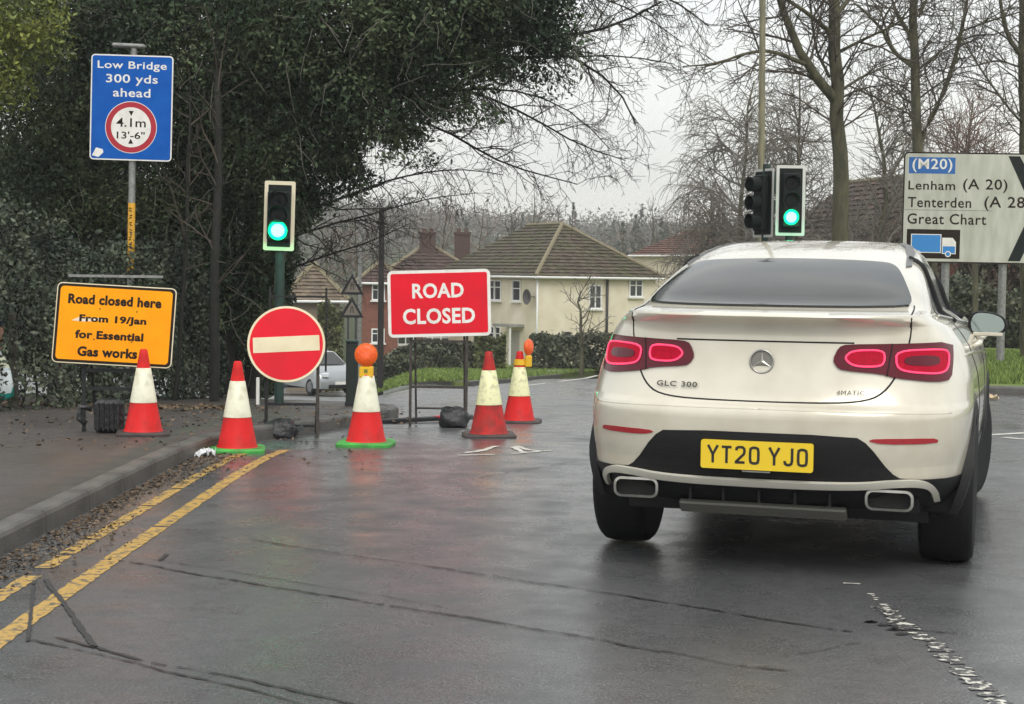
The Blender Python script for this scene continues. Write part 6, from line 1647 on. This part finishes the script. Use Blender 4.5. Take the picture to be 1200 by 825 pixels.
# garden wall / fence strip before the tan building
# ------------------------------------------------------------------ parked cars, far left
def small_car(name, label, loc, rz, m, prof, w, belt, glz, lamp_z, wheels, Lg):
    """prof: side outline (y from the front, z); body lofted over width with tumblehome"""
    e = empty(name, loc, rz, label, 'car'); xs = [(-1, .90), (-.93, .985), (-.6, 1.0), (.6, 1.0), (.93, .985), (1, .90)]
    def X(s, z): return s * w / 2 * (1 - max(0, z - belt) * .28)
    mb = MB(); n = len(prof)
    for s, k in xs:
        for y, z in prof: mb.v.append(Vector((X(s, z), y + (1 - k) * (Lg/2 - y) * .5, z * (1 - (1 - k) * .25) + (1-k)*.02)))
    for i in range(len(xs) - 1):
        for j in range(n): q = (j+1) % n; mb.f.append([i*n+j, i*n+q, (i+1)*n+q, (i+1)*n+j][::-1]); mb.m.append(0)
    mb.f.append(list(range(n))); mb.m.append(0); mb.f.append(list(range(5*n, 6*n))[::-1]); mb.m.append(0)
    mb.build('body', m, e, smooth=True, angle=45)
    (y0, z0), (y1, z1) = glz[0]                            # windscreen bottom, top
    def quad(nm, pts, mt, off=(0, 0, 0)):
        q = MB(); q.add([Vector(p) + Vector(off) for p in pts], [(0, 1, 2, 3)]); q.add([Vector(p) + Vector(off) * .2 for p in pts], [(3, 2, 1, 0)]); return q.build(nm, mt, e)
    a = .86; quad('windscreen', [(X(-a, z0), y0, z0), (X(a, z0), y0, z0), (X(a*.95, z1), y1, z1), (X(-a*.95, z1), y1, z1)], m_glass, (0, -.03, .025))
    for s in (-1, 1):
        for (ya, za), (yb, zb), (yc, zc_), (yd, zd) in glz[1]:
            quad('side_window', [(X(s*.99, za), ya, za), (X(s*.99, zb), yb, zb), (X(s*.99, zc_), yc, zc_), (X(s*.99, zd), yd, zd)], m_glass, (s * .02, 0, 0))
        mb = MB(); mb.box((s * w * .36, .03, lamp_z), (.30, .16, .17), (0, 0, s * .25), bev=.03); mb.build('headlight', mat('headlight_clear', (.7, .72, .75), .15, coat=1), e)
        mb = MB(); mb.box((s * (w/2 + .07), 1.25, belt + .05), (.14, .12, .12), bev=.02); mb.build('door_mirror', m, e)
        for yw in wheels:
            we = MB(); T = Matrix.Translation((s * (w/2 - .10), yw, .31)) @ Matrix.Rotation(math.pi/2, 4, 'Y'); we.lathe([(.18, -.1), (.29, -.1), (.315, -.07), (.315, .07), (.29, .1), (.18, .1)], 20, T)
            wo = we.build('wheel', m_rub, e, smooth=True, angle=40); r_ = MB(); r_.lathe([(0, .105 * s), (.19, .10 * s), (.2, .08 * s)], 16, T); r_.build('rim', m_rim, wo)
    mb = MB(); mb.box((0, -.01, .36), (1.0, .06, .14), bev=.02); mb.build('lower_grille', m_blk, e)
    mb = MB(); mb.box((0, -.035, .48), (.50, .03, .11)); mb.build('number_plate', m_swhite, e)
    return e
m_silver = mat('silver_paint', (.34, .36, .38), .3, metal=.5, coat=1)
m_dblue = mat('dark_blue_paint', (.02, .03, .07), .25, metal=.3, coat=1)
mpv = [(.0, .28), (0, .55), (.05, .75), (.25, .92), (.95, 1.08), (1.75, 1.55), (2.6, 1.62), (3.8, 1.55), (4.15, 1.05), (4.2, .6), (4.15, .28)]
b = P(399, 462, 60); small_car('parked_car', 'silver people carrier parked beyond the cabinet, facing the camera', (b.x, 60, gz(b.x, 60) + .03), R(35), m_silver, mpv, 1.75, 1.0,
    [((.98, 1.10), (1.72, 1.52)), [((1.35, 1.08), (2.45, 1.08), (2.4, 1.50), (1.85, 1.48)), ((2.55, 1.08), (3.75, 1.10), (3.6, 1.48), (2.5, 1.5))]], .78, (.8, 3.4), 4.2)
hat = [(.0, .26), (0, .50), (.05, .65), (.3, .80), (1.05, .93), (1.75, 1.38), (2.5, 1.44), (3.3, 1.36), (3.75, .98), (3.85, .6), (3.8, .26)]
b = P(353, 462, 62); small_car('parked_car', 'dark blue hatchback parked left of the silver people carrier', (b.x, 62, gz(b.x, 62) + .03), R(14), m_dblue, hat, 1.7, .92,
    [((1.08, .96), (1.72, 1.35)), [((1.4, .94), (2.4, .96), (2.35, 1.34), (1.9, 1.34)), ((2.5, .96), (3.3, .98), (3.1, 1.30), (2.45, 1.36))]], .66, (.75, 3.1), 3.85)

# ------------------------------------------------------------------ damp winter air
hm = bpy.data.materials.new('damp_air'); hm.use_nodes = True; hn = hm.node_tree
hn.nodes.remove(hn.nodes['Principled BSDF']); hv = hn.nodes.new('ShaderNodeVolumePrincipled')
hv.inputs['Color'].default_value = (.97, .975, .98, 1); hv.inputs['Density'].default_value = .0008; hv.inputs['Anisotropy'].default_value = .2
hn.links.new(hv.outputs['Volume'], hn.nodes['Material Output'].inputs['Volume'])
hz_ = MB().box((0, 430, 19), (1300, 980, 62)).build('haze', hm); tag(hz_, kind='stuff')
